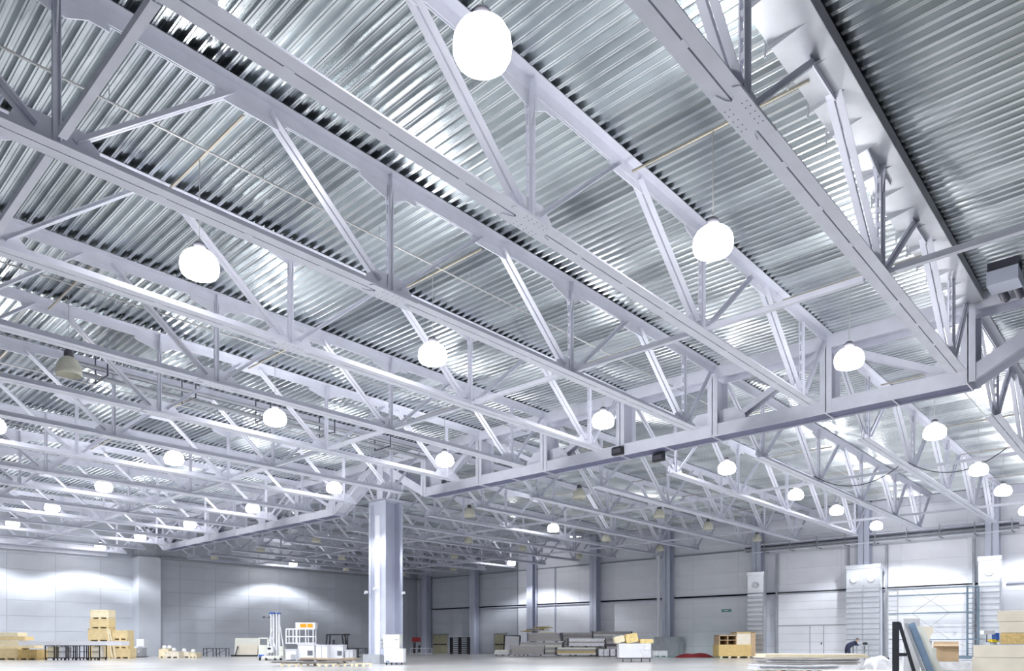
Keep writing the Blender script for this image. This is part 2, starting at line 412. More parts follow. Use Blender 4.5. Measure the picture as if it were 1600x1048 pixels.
for i, (x, y, z, tx) in enumerate(((24.42, 16.6, 8.62, 'black boxed floodlight fixed to the front face of the long girder'), (25.2, 15.2, 8.27, 'black boxed floodlight hanging below the long girder'))):
    t = thing('floodlight', tx, 'floodlight', (x, y, z))
    MB().bb(-.12, .07, -.24, .24, .0, .28).build('housing', 'black', t)
    MB().bb(-.13, -.12, -.19, .19, .05, .23).build('lens', 'rim', t)
    MB().bb(-.02, .02, -.26, -.24, .1, .34).bb(-.02, .02, .24, .26, .1, .34).bb(-.02, .02, -.26, .26, .32, .34).build('bracket', 'black', t)
t = thing('air_unit', 'grey ventilation box with dark ducts under the deck at far right', 'ventilation', (22.7, 3.5, 10.52))
MB().bb(0, .7, -.4, .3, 0, .36).build('casing', 'colg', t)
for q in (-.22, .12): MB().cyl((.7, q, .2), (1.7, q, .2), .11, 12).build('duct', 'bolt', t)
for q in (.1, .6): MB().bb(q, q+.03, -.4, .3, .36, .63).build('hanger', 'bolt', t)
# galvanised boxed strip over the first truss, with triangular fins
t = thing('soffit_strip', 'wide galvanised sheet strip with thin triangular fins across the deck at right', 'roof cladding', (0, 4.56, 10.85))
MB().bb(-6, 24.4, -.40, .40, -.006, .0).build('sheet', 'sheetzinc', t)
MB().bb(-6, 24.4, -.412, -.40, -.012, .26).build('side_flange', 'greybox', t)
MB().bb(-6, 24.4, .40, .408, .0, .26).build('side_flange', 'sheetzinc', t)
u = 11.55
for k in range(-1, 15):
    q = 11.6+.93*k
    f = MB().poly([(q, .46, -.008), (q, -.20, -.008), (q, .46, -.13)], .006, (1, 0, 0))
    f.bb(q-.012, q+.012, .44, .47, -.2, .08)
    f.build('fin', 'sheetzinc', t)

# ================================================================ tall column
t = thing('steel_column', 'tall broad grey blue steel column with H section standing mid hall', 'column', (24.9, 32.13, 0))
b = MB().bb(-.62, -.58, -.74, .74, .45, 8.85).bb(.58, .62, -.66, .74, .0, 8.85).bb(-.6, .6, -.02, .02, 0, 8.85)
b.bb(-.57, -.35, -.70, -.66, .45, 8.85) if False else None
b.build('shaft', 'colg', t)
b = MB()
for y in (.36, .48, .56): b.cyl((-.66, y, .3), (-.66, y, 8.6), .03, 8)
b.build('conduit', 'colg', t)
MB().bb(-.67, -.625, -.3, .1, .5, 8.0).build('cover_strip', 'paint', t)
b = MB().bb(-.45, -.41, -.25, .25, 8.85, 11.1).bb(.41, .45, -.25, .25, 8.85, 11.1).bb(-.42, .42, -.02, .02, 8.85, 11.1)
b.build('upper_shaft', 'paint', t)
MB().bb(-.62, .62, -.74, .74, 8.82, 8.88).build('cap_plate', 'paint', t)
MB().bb(-.85, .0, -.55, .95, 0, .50).build('plinth', 'greybox', t)
for s in (-1, 1):
    for q in (-1, 1):
        MB().bar((q*.35, s*.5, 8.85), (q*.35, s*1.6, 10.5), [[(-.04, -.06), (.04, -.06), (.04, .06), (-.04, .06)]], (1, 0, 0)).build('brace', 'paint', t)
for (x, y, z) in ((-.72, .05, 4.05), (-.72, .82, 3.9), (.5, -.86, 3.85)):
    c = MB().box((x, y, z), (.14, .14, .14)).cyl((x-.05, y-.05, z-.02), (x-.22, y-.16, z-.06), .05, 8).build('camera_unit', 'whitebox', t)

# tie tubes between the trusses
for (u, txt) in ((3.5, 'nearest row of tubes tying the bottom chords, crossing top left'), (16.1, 'row of tubes tying the bottom chords midway before the girder'), (34.95, 'row of tubes tying the bottom chords just beyond the girder'), (47.35, 'row of tubes tying the bottom chords near the white doors')):
    t = thing('tie_row', txt, 'roof bracing', (u, .55, ZB+.1), 0, 'tie tube rows')
    me = MB().bb(-.06, .06, .30, 3.70, -.06, .06).bb(-.01, .01, .1, .34, -.05, .05).bb(-.01, .01, 3.66, 3.9, -.05, .05).mesh('tie_tube', 'paint')
    for k in range(16):
        if u == 3.5 and k > 5: continue
        inst('tie_tube', me, t, (0, 4*k, 0))
# thin pipes along each lamp row
ROWS = [6.55+8*k for k in range(8)]
for k, s in enumerate(ROWS):
    o = MB().cyl((0, 0, 0), (56-.3, 0, 0), .022, 6)
    for q in range(2, 56, 3): o.cyl((q, 0, 0), (q, 0, .3), .008, 4)
    o = o.build('sprinkler_pipe', 'pipe', None, (-.2, s-.35, 10.82))
    tag(o, 'thin pale pipe below the deck over the %s lamp row from the right' % ORD[k+1], 'pipe', 'thin pipes over the lamp rows')
# dark service pipes high at left
t = thing('service_pipes', 'bundle of dark service pipes under the deck at far left', 'pipe', (8, 27.0, 10.2))
for i, (y, z, r) in enumerate(((0, .2, .06), (.3, .25, .04), (.7, .1, .09))): MB().cyl((0, y, z), (16, y, z), r, 10).build('pipe', ('greybox', 'bolt', 'greybox')[i], t)
b = MB()
for q in range(1, 16, 3): b.bb(q, q+.04, -.2, 1.0, -.06, -.02).bb(q, q+.04, -.2, -.17, -.06, .9).bb(q, q+.04, .97, 1.0, -.06, .9)
b.build('hanger', 'bolt', t)
# white duct along left wall
t = thing('air_duct', 'long white duct along the top of the left wall', 'duct', (4, SW-.65, 8.32))
MB().bb(0, 18.1, 0, .62, 0, .75).build('casing', 'paint', t)
b = MB()
for q in range(1, 18, 2): b.bb(q, q+.04, -.02, .64, -.02, .77)
b.build('flange', 'paint', t)

# ================================================================ LAMPS
LIT = set()
for k in range(8):
    for u in (-.8, 6.6, 12.8, 20.5): LIT.add((u, k))
LIT.discard((6.6, 2)); LIT.discard((-.8, 2))
for u in (29.7, 37.4, 43.4, 50.8): LIT |= {(u, 0), (u, 1)}
LIT |= {(37.4, 3), (50.8, 5), (37.4, 7)}
prof_glass = [(0, -.27), (.14, -.268), (.26, -.255), (.33, -.22), (.365, -.15), (.375, -.06), (.36, .05), (.31, .14), (.23, .21), (.14, .245), (0, .25)]
me_on = MB().lathe(prof_glass, 22).mesh('shade', 'glassfab')
prof_off = [(.31, -.26), (.325, -.25), (.33, -.16), (.30, 0), (.24, .13), (.15, .22), (.11, .24), (.105, .22), (.14, .2), (.225, .12), (.285, 0), (.315, -.16), (.31, -.26)]
me_off = MB().lathe(prof_off, 22).mesh('shade', 'lampoff')
me_house = MB().lathe([(0, .44), (.05, .44), (.09, .41), (.12, .37), (.125, .235), (.0, .23)], 14).mesh('housing', 'rim')
me_rod = MB().cyl((0, 0, .5), (0, 0, 2.1), .010, 6).mesh('rod', 'pipe')
me_bar = MB().bar((0, -1.8, 2.1), (0, 1.8, 2.1), [[(-.02, -.02), (.02, -.02), (.02, .02), (-.02, .02)]], (1, 0, 0)).mesh('hanger_bar', 'brownpipe')
spot = D.lights.new('lamp_light', 'SPOT'); spot.energy = SPOT_W; spot.spot_size = math.radians(150); spot.spot_blend = .02; spot.shadow_soft_size = .16; spot.color = (.93, .96, 1.0)
spot.use_nodes = True; nt = spot.node_tree; em = nt.nodes['Emission']      # wide refractor distribution: most light leaves 50 to 66 degrees off the axis
tc = nt.nodes.new('ShaderNodeTexCoord'); sx = nt.nodes.new('ShaderNodeSeparateXYZ'); ab = nt.nodes.new('ShaderNodeMath'); ab.operation = 'ABSOLUTE'
rp = nt.nodes.new('ShaderNodeValToRGB'); mu = nt.nodes.new('ShaderNodeMath'); mu.operation = 'MULTIPLY'; mu.inputs[1].default_value = 4.0
nt.links.new(tc.outputs['Normal'], sx.inputs[0]); nt.links.new(sx.outputs['Z'], ab.inputs[0]); nt.links.new(ab.outputs[0], rp.inputs[0]); nt.links.new(rp.outputs[0], mu.inputs[0]); nt.links.new(mu.outputs[0], em.inputs['Strength'])
cr = rp.color_ramp; cr.elements[0].position = .32; cr.elements[0].color = (0, 0, 0, 1); cr.elements[1].position = 1.0; cr.elements[1].color = (.16, .16, .16, 1)
for p_, v_ in ((.41, .42), (.47, .72), (.55, .5), (.66, .14)):
    e_ = cr.elements.new(p_); e_.color = (v_, v_, v_, 1)
for u in (6.6, 12.8, 20.5, 29.7, 37.4, 43.4, 50.8):
    for k, s in enumerate(ROWS):
        if u < 24 and u < .222*s-1.2: 
            if not (u == -.8 and k == 0): continue
        lit = (u, k) in LIT
        if u < 24: where = {20.5: 'first lamp before the girder', 12.8: 'second lamp before the girder', 6.6: 'third lamp before the girder', -.8: 'fourth lamp before the girder'}[u]
        else: where = {29.7: 'first', 37.4: 'second', 43.4: 'third', 50.8: 'fourth'}[u]+' lamp beyond the girder'
        t = thing('pendant_lamp', '%s hall pendant lamp, %s row from the right, %s' % ('glowing' if lit else 'unlit domed glass', ORD[k+1], where), 'lamp', (u, s, 8.72), 0, 'pendant lamps in rows')
        inst('shade', me_on if lit else me_off, t); inst('housing', me_house, t); inst('rod', me_rod, t); inst('hanger_bar', me_bar, t)
        if lit:
            l = D.objects.new('lamp_light', spot); COL.objects.link(l); l.parent = t; l.location = (0, 0, -.34)

# ================================================================ right wall services
def tower(s0, s1, label, double=False):
    t = thing('heater_tower', label, 'air heater', (UW-1.45, (s0+s1)/2, 0), 0, 'ribbed heater towers')
    wd = s1-s0; n = 2 if double else 1
    MB().bb(0, .5, -wd/2, wd/2, 0, 6.35).build('casing', 'steel', t)
    MB().bb(-.05, .55, -wd/2-.04, wd/2+.04, 6.35, 6.62).build('cap', 'steel', t)
    for c in range(n):
        a = -wd/2+wd/n*c+.04; e = a+wd/n-.08
        MB().bb(-.03, 0, a, e, 5.15, 6.25).build('fan_panel', 'steel', t)
        MB().lathe([(0, 0), (.20, 0), (.24, .0), (.24, .08), (.2, .1), (0, .1)], 20).build('fan', 'whitebox', t, (-.08, (a+e)/2, 5.6)).rotation_euler = (0, -math.pi/2, 0)
        for j in range(13):
            z = .25+j*.37
            MB().add([(-.01, a, z), (-.10, a, z+.05), (-.10, a, z+.22), (-.01, a, z+.33), (-.01, e, z), (-.10, e, z+.05), (-.10, e, z+.22), (-.01, e, z+.33)], [(0, 1, 2, 3), (4, 7, 6, 5), (0, 4, 5, 1), (1, 5, 6, 2), (2, 6, 7, 3), (3, 7, 4, 0)]).build('louvre', 'steel', t)
        MB().bb(-.03, 0, a-.06, a-.03, 0, 5.2).build('joint_strip', 'greybox', t)
tower(23.65, 24.95, 'narrow ribbed silver heater tower, left of the first sectional door')
tower(15.35, 17.6, 'wide double ribbed silver heater tower between the two big doors', True)
tower(8.35, 9.55, 'ribbed silver heater tower behind the scaffold, right of the second door')
o = MB().cyl((0, 0, 1.67), (0, 0, 8.4), .13, 12).cyl((0, 0, 8.3), (0, 0, 8.6), .22, 12).cyl((0, 0, 5.0), (0, 0, 5.1), .15, 12).build('downpipe', 'whitebox', None, (UW-1.05, 33.15, 0))
tag(o, 'white vertical downpipe in front of the grey wall column', 'pipe')
o = MB().bb(-.45, .45, -1.15, 1.15, 0, 1.62).bb(-.47, .47, -1.17, 1.17, 1.6, 1.66).build('column_guard', 'greybox', None, (UW-.95, 32.2, 0))
tag(o, 'dark grey boxed guard around the foot of the column with downpipe', 'column guard')
t = thing('exit_sign', 'small green sign with white marks high on the white wall', 'sign', (UW-.03, 27.4, 3.66))
MB().bb(-.03, 0, -.42, .42, 0, .24).build('board', 'green', t)
MB().bb(-.036, -.03, -.16, -.05, .08, .16).bb(-.036, -.03, -.02, .06, .08, .16).bb(-.036, -.03, .09, .17, .08, .16).build('marking', 'whitebox', t)
t = thing('wall_pipes', 'bundle of dark and white pipes along the white wall above the doors', 'pipe', (UW-.9, 7.5, 8.2))
for i, (x, z, r, m) in enumerate(((0, 0, .05, 'paint'), (.1, .25, .06, 'greybox'), (.25, .42, .05, 'bolt'), (.1, .6, .07, 'paint'), (.4, .15, .06, 'greybox'))):
    MB().cyl((x, 0, z), (x, 18, z), r, 8).build('pipe', m, t)
b = MB()
for q in range(0, 18, 2): b.bb(-.1, .85, q+.3, q+.36, -.06, 0).bb(-.1, -.06, q+.3, q+.36, -.06, .8)
b.build('bracket', 'greybox', t)

# drooping cables between far trusses
for k, (s0, s1, txt) in enumerate(((12.2, 8.7, 'black cable sagging between trusses, the left of two'), (8.4, 5.0, 'black cable sagging between trusses, the right of two'))):
    b = MB(); pts = []
    for i in range(15):
        q = i/14; pts.append((33.5+.5*q, s0+(s1-s0)*q, 8.62-.75*(1-(2*q-1)**2)*(.9) + .1*q))
    tag(b.tube(pts, .018).build('sagging_cable', 'cable'), txt, 'cable', 'sagging cables')

# ================================================================ THINGS ON THE FLOOR
def crate(px, ybase, wpx, hpx, label, m='ply', dep=None, z0=0., dpt=.9, group=None, rz=0., feet=True, name='wooden_crate', cat='crate', battens=True):
    dp = dep or DY(ybase); k = dp/FPX; W = wpx*k; H = hpx*k
    x, y = G(px, dp+dpt/2)
    t = thing(name, label, cat, (x, y, z0), VIEW+rz, group)
    f = .10 if feet else 0
    MB().bb(-W/2, W/2, -dpt/2, dpt/2, f, H).build('body', m, t)
    if battens:
        for q in (-1, 1): MB().bb(q*(W/2-.05)-.05, q*(W/2-.05)+.05, -dpt/2-.02, -dpt/2, f, H).build('batten', m, t)
        MB().bb(-W/2, W/2, -dpt/2-.02, -dpt/2, H-.1, H).build('batten', m, t)
    if feet:
        for q in (-.42, 0, .42): MB().bb(q*W-.07, q*W+.07, -dpt/2, dpt/2, 0, f).build('foot', m, t)
    return t
g1 = 'plywood crates by the left wall'
A_ = DY(1028.5)
kx = A_/FPX
crate(161, 1028, 36, 27, 'plywood crate at the foot of the tall crate stack', 'ply', A_, 0, .9, g1)
crate(160, 1028, 34, 20, 'plywood crate second from the bottom of the tall stack', 'ply', A_, 27*kx, .9, g1)
crate(160.5, 1028, 30, 15, 'plywood crate third from the bottom of the tall stack', 'ply', A_, 47*kx, .9, g1)
crate(161, 1028, 29, 14, 'pale plywood crate topmost of the tall stack', 'palewood', A_, 62*kx, .9, g1)
crate(195, 1028, 27, 16, 'plywood crate bottom of the short stack beside the pier', 'ply', A_, 0, .9, g1)
crate(193, 1028, 24, 13, 'plywood crate middle of the short stack beside the pier', 'ply', A_, 16*kx, .9, g1)
crate(192.5, 1028, 24, 15, 'plywood crate top of the short stack beside the pier', 'ply', A_, 29*kx, .9, g1)
for i, (px, lean) in enumerate(((172, .22), (176, .3))):
    x, y = G(px, A_-.6)
    tag(MB().box((0, 0, 1.05), (.09, .05, 2.2), 0, -lean, -.12).build('plank', 'palewood', None, (x, y, .03), VIEW), ('pale plank leaning on the tall crate stack, left one', 'pale plank leaning on the tall crate stack, right one')[i], 'plank', 'leaning planks')
# stack of boards far left
B_ = DY(1030.5); kb = B_/FPX
for i, (x0, x1, y0, y1, m) in enumerate(((-20, 68, 1012, 1030, 'ply'), (-20, 62, 1006, 1012, 'palewood'), (-20, 40, 999, 1006, 'palewood'), (-20, 46, 992, 999, 'palewood'), (-20, 37, 985, 992, 'palewood'))):
    pass
crate(19, 1030, 36, 18, 'low plywood crate at far left with grey end', 'ply', B_, 0, 1.2, 'low crates far left')
crate(52, 1030, 30, 16, 'low yellow plywood crate, right end of the far left row', 'osb', B_, 0, 1.2, 'low crates far left')
crate(-10, 1030, 22, 18, 'low plywood crate cut by the left frame edge', 'ply', B_, 0, 1.2, 'low crates far left')
zz = 18*kb
for i, (x0, x1, h, m) in enumerate(((-25, 62, 6, 'palewood'), (-25, 38, 6.5, 'palewood'), (-25, 47, 6.5, 'ply'), (-25, 36, 6, 'palewood'))):
    x, y = G((x0+x1)/2, B_+.9); W = (x1-x0)*kb
    t = thing('board_bundle', 'pale timber bundle, %s layer above the low crates at far left' % ORD[i+1], 'boards', (x, y, zz), VIEW, 'timber bundles at far left')
    for j in range(2): MB().bb(-W/2+.02*j, W/2-.03*j, -.5+.52*j, 0+.5*j, .0, h*kb-.02).build('board', m, t)
    zz += h*kb
# trolleys with long white panel
C_ = DY(1031); kc = C_/FPX
for i, px in enumerate((84, 102, 119, 137, 154)):
    x, y = G(px, C_); h = 23*kc; W = 14*kc
    t = thing('frame_trolley', '%s black steel frame trolley under the long white panel, from left' % ORD[i+1], 'trolley', (x, y, 0), VIEW, 'black frame trolleys')
    for a in (-1, 1):
        for c in (-1, 1): MB().bb(a*W/2-.025, a*W/2+.025, c*.4-.025, c*.4+.025, .1, h).build('upright', 'black', t)
    b = MB().bb(-W/2, W/2, -.42, -.38, h-.05, h).bb(-W/2, W/2, .38, .42, h-.05, h).bb(-W/2, W/2, -.42, .42, .12, .17).bb(-W/2, W/2, -.42, -.39, h*.55, h*.55+.04)
    b.build('rail', 'black', t)
    for a in (-1, 1):
        for c in (-1, 1): MB().cyl((a*W/2*.9-.02, c*.38, .06), (a*W/2*.9+.02, c*.38, .06), .06, 10).build('caster', 'black', t)
    if i in (0, 1, 4):
        b = MB().bb(-W*.38, W*.38, -.3, .3, .18, h-.08)
        tag(b.build('panel_bundle', ('palewood', 'whitebox', '', '', 'cream')[i], None, (x, y, 0), VIEW), ('pale panel bundle standing in the leftmost black trolley', 'white panel bundle standing in the second black trolley', '', '', 'cream panel bundle standing in the rightmost black trolley')[i], 'panels')
x, y = G(116, C_+.1)
tag(MB().bb(-80*kc, 80*kc, -.5, .5, 0, 6.5*kc).build('long_panel', 'whitebox', None, (x, y, 23*kc), VIEW), 'long white panel lying across the black frame trolleys', 'panel')
# white cabinets at the pier
def cabinet(px, ybase, wpx, hpx, label, m='whitebox', dep=None, z0=0., dpt=.8, door='panel', group=None, feet=True, rz=0.):
    dp = dep or DY(ybase); k = dp/FPX; W = wpx*k; H = hpx*k; x, y = G(px, dp+dpt/2)
    t = thing('cabinet', label, 'cabinet', (x, y, z0), VIEW+rz, group)
    MB().bb(-W/2, W/2, -dpt/2, dpt/2, .06 if feet else 0, H).build('body', m, t)
    MB().bb(-W/2+.03, W/2-.03, -dpt/2-.02, -dpt/2, .12, H-.05).build('door', m, t)
    MB().bb(W/2-.12, W/2-.09, -dpt/2-.05, -dpt/2-.02, H*.45, H*.6).build('handle', 'rim', t)
    if feet:
        for q in (-1, 1): MB().bb(q*(W/2-.08)-.05, q*(W/2-.08)+.05, -dpt/2, dpt/2, 0, .06).build('foot', 'black', t)
    return t
E_ = DY(1026)
cabinet(223, 1026, 12, 28, 'tall narrow white cabinet in front of the grey pier', dep=E_)
cabinet(214, 1026, 11, 17, 'small white cabinet left of the tall narrow one', dep=E_-.9)
F_ = DY(1027.3)
t = cabinet(221, 1026, 9, 15, 'grey meter cabinet with round white dial before the tall one', 'greybox', E_-2.0)
MB().cyl((0, -.46, .45), (0, -.42, .45), .07, 12).build('dial', 'whitebox', t)
# low crates right of pier
for i, (px, w_, h_, m, tx) in enumerate(((260, 15, 14, 'palewood', 'pale open crate at the left end of the low row past the pier'), (273, 22, 10, 'cream', 'cream box second in the low row past the pier'), (291, 20, 9, 'cream', 'cream box third in the low row past the pier'), (305, 12, 8, 'palewood', 'short pale box at the right end of the low row past the pier'))):
    crate(px, 1027, w_, h_, tx, m, F_-(i % 2)*.8, 0, .9, 'low boxes past the pier', name='storage_box', cat='box')
for i, px in enumerate((257, 265, 272, 288, 302)):
    x, y = G(px, F_+.3); k = F_/FPX
    tag(MB().lathe([(0, 0), (.16, 0), (.18, .1), (.12, .25), (0, .28)], 8).build('wrapped_bundle', 'film', None, (x, y, (14.05, 14.05, 10.05, 9.05, 8.05)[i]*k-.0)), 'white wrapped bundle, %s on the low boxes past the pier' % ORD[i+1], 'bundle', 'wrapped bundles')
# black frame tables
for i, (px, yb) in enumerate(((328, 1025.5), (348, 1025.5), (551, 1028), (565, 1028))):
    dp = DY(yb); k = dp/FPX; W = 16*k; h = (13 if i < 2 else 16)*k; x, y = G(px, dp)
    t = thing('black_table', ('black tubular frame table near the far grey wall, left of two', 'black tubular frame table beside the leaning white boards', 'black frame table right of the white counters', 'black frame table close to the column plinth')[i], 'table', (x, y, 0), VIEW, 'black frame tables')
    MB().bb(-W/2, W/2, -.35, .35, h-.05, h).build('table_top', 'black', t)
    for a in (-1, 1):
        for c in (-1, 1): MB().bb(a*(W/2-.03)-.025, a*(W/2-.03)+.025, c*.32-.025, c*.32+.025, 0, h-.05).build('leg', 'black', t)
    MB().bar((-W/2, -.33, .15), (W/2, -.33, h-.1), [[(-.015, -.015), (.015, -.015), (.015, .015), (-.015, .015)]], (0, 1, 0)).build('brace', 'black', t)
# leaning boards
H_ = DY(1025.3); k = H_/FPX
x, y = G(386, H_+1.0)
t = thing('leaning_boards', 'big off white boards leaning on a frame at the grey wall', 'boards', (x, y, 0), VIEW)
MB().box((0, .0, 14.5*k), (39*k, .05, 29*k), 0, 0, -.15).build('board', 'offwhite', t)
MB().box((3*k, -.25, 9.5*k), (31*k, .05, 19*k), 0, 0, -.2).build('board', 'cream', t)
MB().box((-14*k, -.4, 8*k), (.08, .08, 17*k), 0, .18, -.25).build('prop', 'black', t)
MB().bb(-20*k, 20*k, -.8, .4, 0, .12).build('base', 'black', t)
# personnel lift
I_ = DY(1031.5); k = I_/FPX
x, y = G(430, I_+.5)
t = thing('mast_lift', 'white two-mast lifting machine with blue tops beside the counters', 'lift', (x, y, 0), VIEW)
MB().bb(-16*k, 14*k, -.6, .6, .12, .3).build('base', 'offwhite', t)
for i, px in enumerate((-4, 5)):
    MB().bb((px-3)*k, (px-1)*k, -.1, .1, .3, 73*k).bb((px+1)*k, (px+3)*k, -.1, .1, .3, 73*k).bb((px-2)*k, (px+2)*k, .06, .12, .3, 73*k).build('mast', 'whitebox', t)
MB().bb(-8*k, -1*k, -.15, .15, 73*k, 75.5*k).bb(3*k, 8*k, -.15, .15, 73*k, 75*k).build('mast_cap', 'blue', t)
MB().bar((6*k, 0, 68*k), (14*k, 0, 14*k), [[(-.03, -.03), (.03, -.03), (.03, .03), (-.03, .03)]], (0, 1, 0)).bar((-4*k, -.1, 50*k), (-12*k, -.1, 14*k), [[(-.03, -.03), (.03, -.03), (.03, .03), (-.03, .03)]], (0, 1, 0)).bar((-4*k, -.1, 36*k), (3*k, -.1, 14*k), [[(-.03, -.03), (.03, -.03), (.03, .03), (-.03, .03)]], (0, 1, 0)).build('brace', 'whitebox', t)
MB().bb(-9*k, 0, -.5, -.1, 12*k, 22*k).build('control_box', 'whitebox', t)
MB().bb(-8*k, -3*k, -.52, -.5, 17*k, 20*k).build('screen', 'black', t)
MB().bb(8*k, 15*k, -.3, .3, 4*k, 22*k).build('battery_box', 'offwhite', t)
MB().bb(-24*k, -12*k, -.4, .4, .1, 9*k).build('side_box', 'whitebox', t)
MB().bb(-23*k, -14*k, -.42, -.4, 6*k, 9*k).build('side_stripe', 'blue', t)
MB().bb(-20*k, -7*k, -.03, .03, 67.5*k, 68.2*k).bb(-20*k, -17*k, -.08, .08, 66.5*k, 69.5*k).bb(-11*k, -8*k, -.08, .08, 66.5*k, 69*k).build('arm', 'bolt', t)
for a in (-20, -10, 4, 13): MB().cyl((a*k-.04, -.5, .12), (a*k+.04, -.5, .12), .12, 12).build('wheel', 'black', t)
# panel with window behind the lift
x, y = G(412, I_+1.4)
t = thing('booth_panel', 'white door panel with small window standing behind the lift', 'panel', (x, y, 0), VIEW)
MB().bb(-8*k, 8*k, -.05, .05, 0, 24*k).bb(-8*k, -6*k, -.05, .05, 24*k, 35*k).bb(6*k, 8*k, -.05, .05, 24*k, 35*k).bb(-8*k, 8*k, -.05, .05, 34*k, 36*k).build('panel', 'offwhite', t)
# white counters
J_ = DY(1033); k = J_/FPX
cnt = [(458, 18, 18, 28, .0, 'white counter with open shelf at the left end of the counter group'), (481.5, 27, 26, 27, .3, 'large white counter below the orange lit sign box'), (505.5, 19, 25, 28, .0, 'white counter with tall panel front in the middle of the group'), (528, 23, 25, 28, .5, 'white counter right of the middle, with grey grille'), (548, 13, 17, 18, .2, 'small white counter at the right end of the group')]
for i, (px, w_, h_, _, off, tx) in enumerate(cnt):
    x, y = G(px, J_+.5+off); W = w_*k; H = h_*k
    t = thing('shop_counter', tx, 'counter', (x, y, 0), VIEW, 'white shop counters')
    b = MB().bb(-W/2, W/2, -.45, -.41, .1, H).bb(-W/2, -W/2+.04, -.45, .45, 0, H).bb(W/2-.04, W/2, -.45, .45, 0, H).bb(-W/2, W/2, .41, .45, 0, H)
    b.build('body', 'whitebox', t)
    MB().bb(-W/2-.02, W/2+.02, -.5, .5, H, H+.04).build('worktop', 'whitebox', t)
    if i in (1, 3):
        MB().bb(W*.08, W*.38, -.47, -.45, H*.35, H*.65).build('grille', 'bolt', t)
        b = MB()
        for q in range(4): b.bb(W*.08, W*.38, -.485, -.47, H*(.37+.08*q), H*(.39+.08*q))
        b.build('grille_slat', 'greybox', t)
    elif i == 0: MB().bb(W*.0, W*.4, -.47, -.45, H*.2, H*.6).build('opening', 'greybox', t)
    else: MB().bb(-.01, .01, -.47, -.45, .1, H).build('joint_line', 'greybox', t)
# shelf frame and sign box
x, y = G(472, J_+1.0)
t = thing('display_frame', 'white tubular display frame standing on the large counters', 'frame', (x, y, 27.1*k), VIEW)
for px in (-23, -12, -6, 8, 20):
    for c in (-.3, .3): MB().bb(px*k-.03, px*k+.03, c-.03, c+.03, 0, 24*k).build('upright', 'whitebox', t)
for z in (0.5, 11, 23):
    MB().bb(-23*k, 20*k, -.33, -.27, z*k, z*k+.07).build('rail', 'whitebox', t); MB().bb(-23*k, 20*k, .27, .33, z*k, z*k+.07).build('rail', 'whitebox', t)
x, y = G(479, J_+1.0)
t = thing('sign_box', 'white box with two orange windows on top of the display frame', 'sign box', (x, y, 51.3*k), VIEW)
MB().bb(-15.5*k, 15.5*k, -.3, .3, 0, 10*k).build('casing', 'whitebox', t)
MB().bb(-8*k, 2*k, -.32, -.3, 2*k, 8*k).build('window', 'orange', t); MB().bb(3.5*k, 12*k, -.32, -.3, 2*k, 8*k).build('window', 'orange', t)
# forklift
K_ = DY(1028); k = K_/FPX
x, y = G(527, K_+1.2)
t = thing('forklift', 'black forklift behind the white counters', 'forklift', (x, y, 0), VIEW)
MB().bb(-14*k, 14*k, -.55, .55, .25, 17*k).build('body', 'black', t)
b = MB()
for c in (-.5, .5): b.bar((-15*k, c, 17*k), (-14*k, c, 37*k), [[(-.05, -.05), (.05, -.05), (.05, .05), (-.05, .05)]], (0, 1, 0)).bar((13*k, c, 17*k), (10*k, c, 37*k), [[(-.05, -.05), (.05, -.05), (.05, .05), (-.05, .05)]], (0, 1, 0))
b.bb(-15*k, 12*k, -.55, .55, 36*k, 38*k)
b.build('overhead_guard', 'black', t)
MB().bb(14*k, 15.5*k, -.4, -.3, .1, 38.5*k).bb(17*k, 18.5*k, -.4, -.3, .1, 38.5*k).bb(14*k, 18.5*k, -.4, .4, 36*k, 38.5*k).bb(14*k, 15.5*k, .3, .4, .1, 38.5*k).build('mast', 'black', t)
MB().bb(-6*k, 0, -.25, .25, 17*k, 22*k).bb(-7*k, -5.5*k, -.25, .25, 17*k, 29*k).build('seat', 'bolt', t)
MB().bb(18.5*k, 36*k, -.3, -.2, .06, .12).bb(18.5*k, 36*k, .2, .3, .06, .12).build('fork', 'black', t)
for a in (-10, 10):
    for c in (-.55, .55): MB().cyl((a*k, c-.1, .3), (a*k, c+.1, .3), .3, 14).build('wheel', 'rim', t)
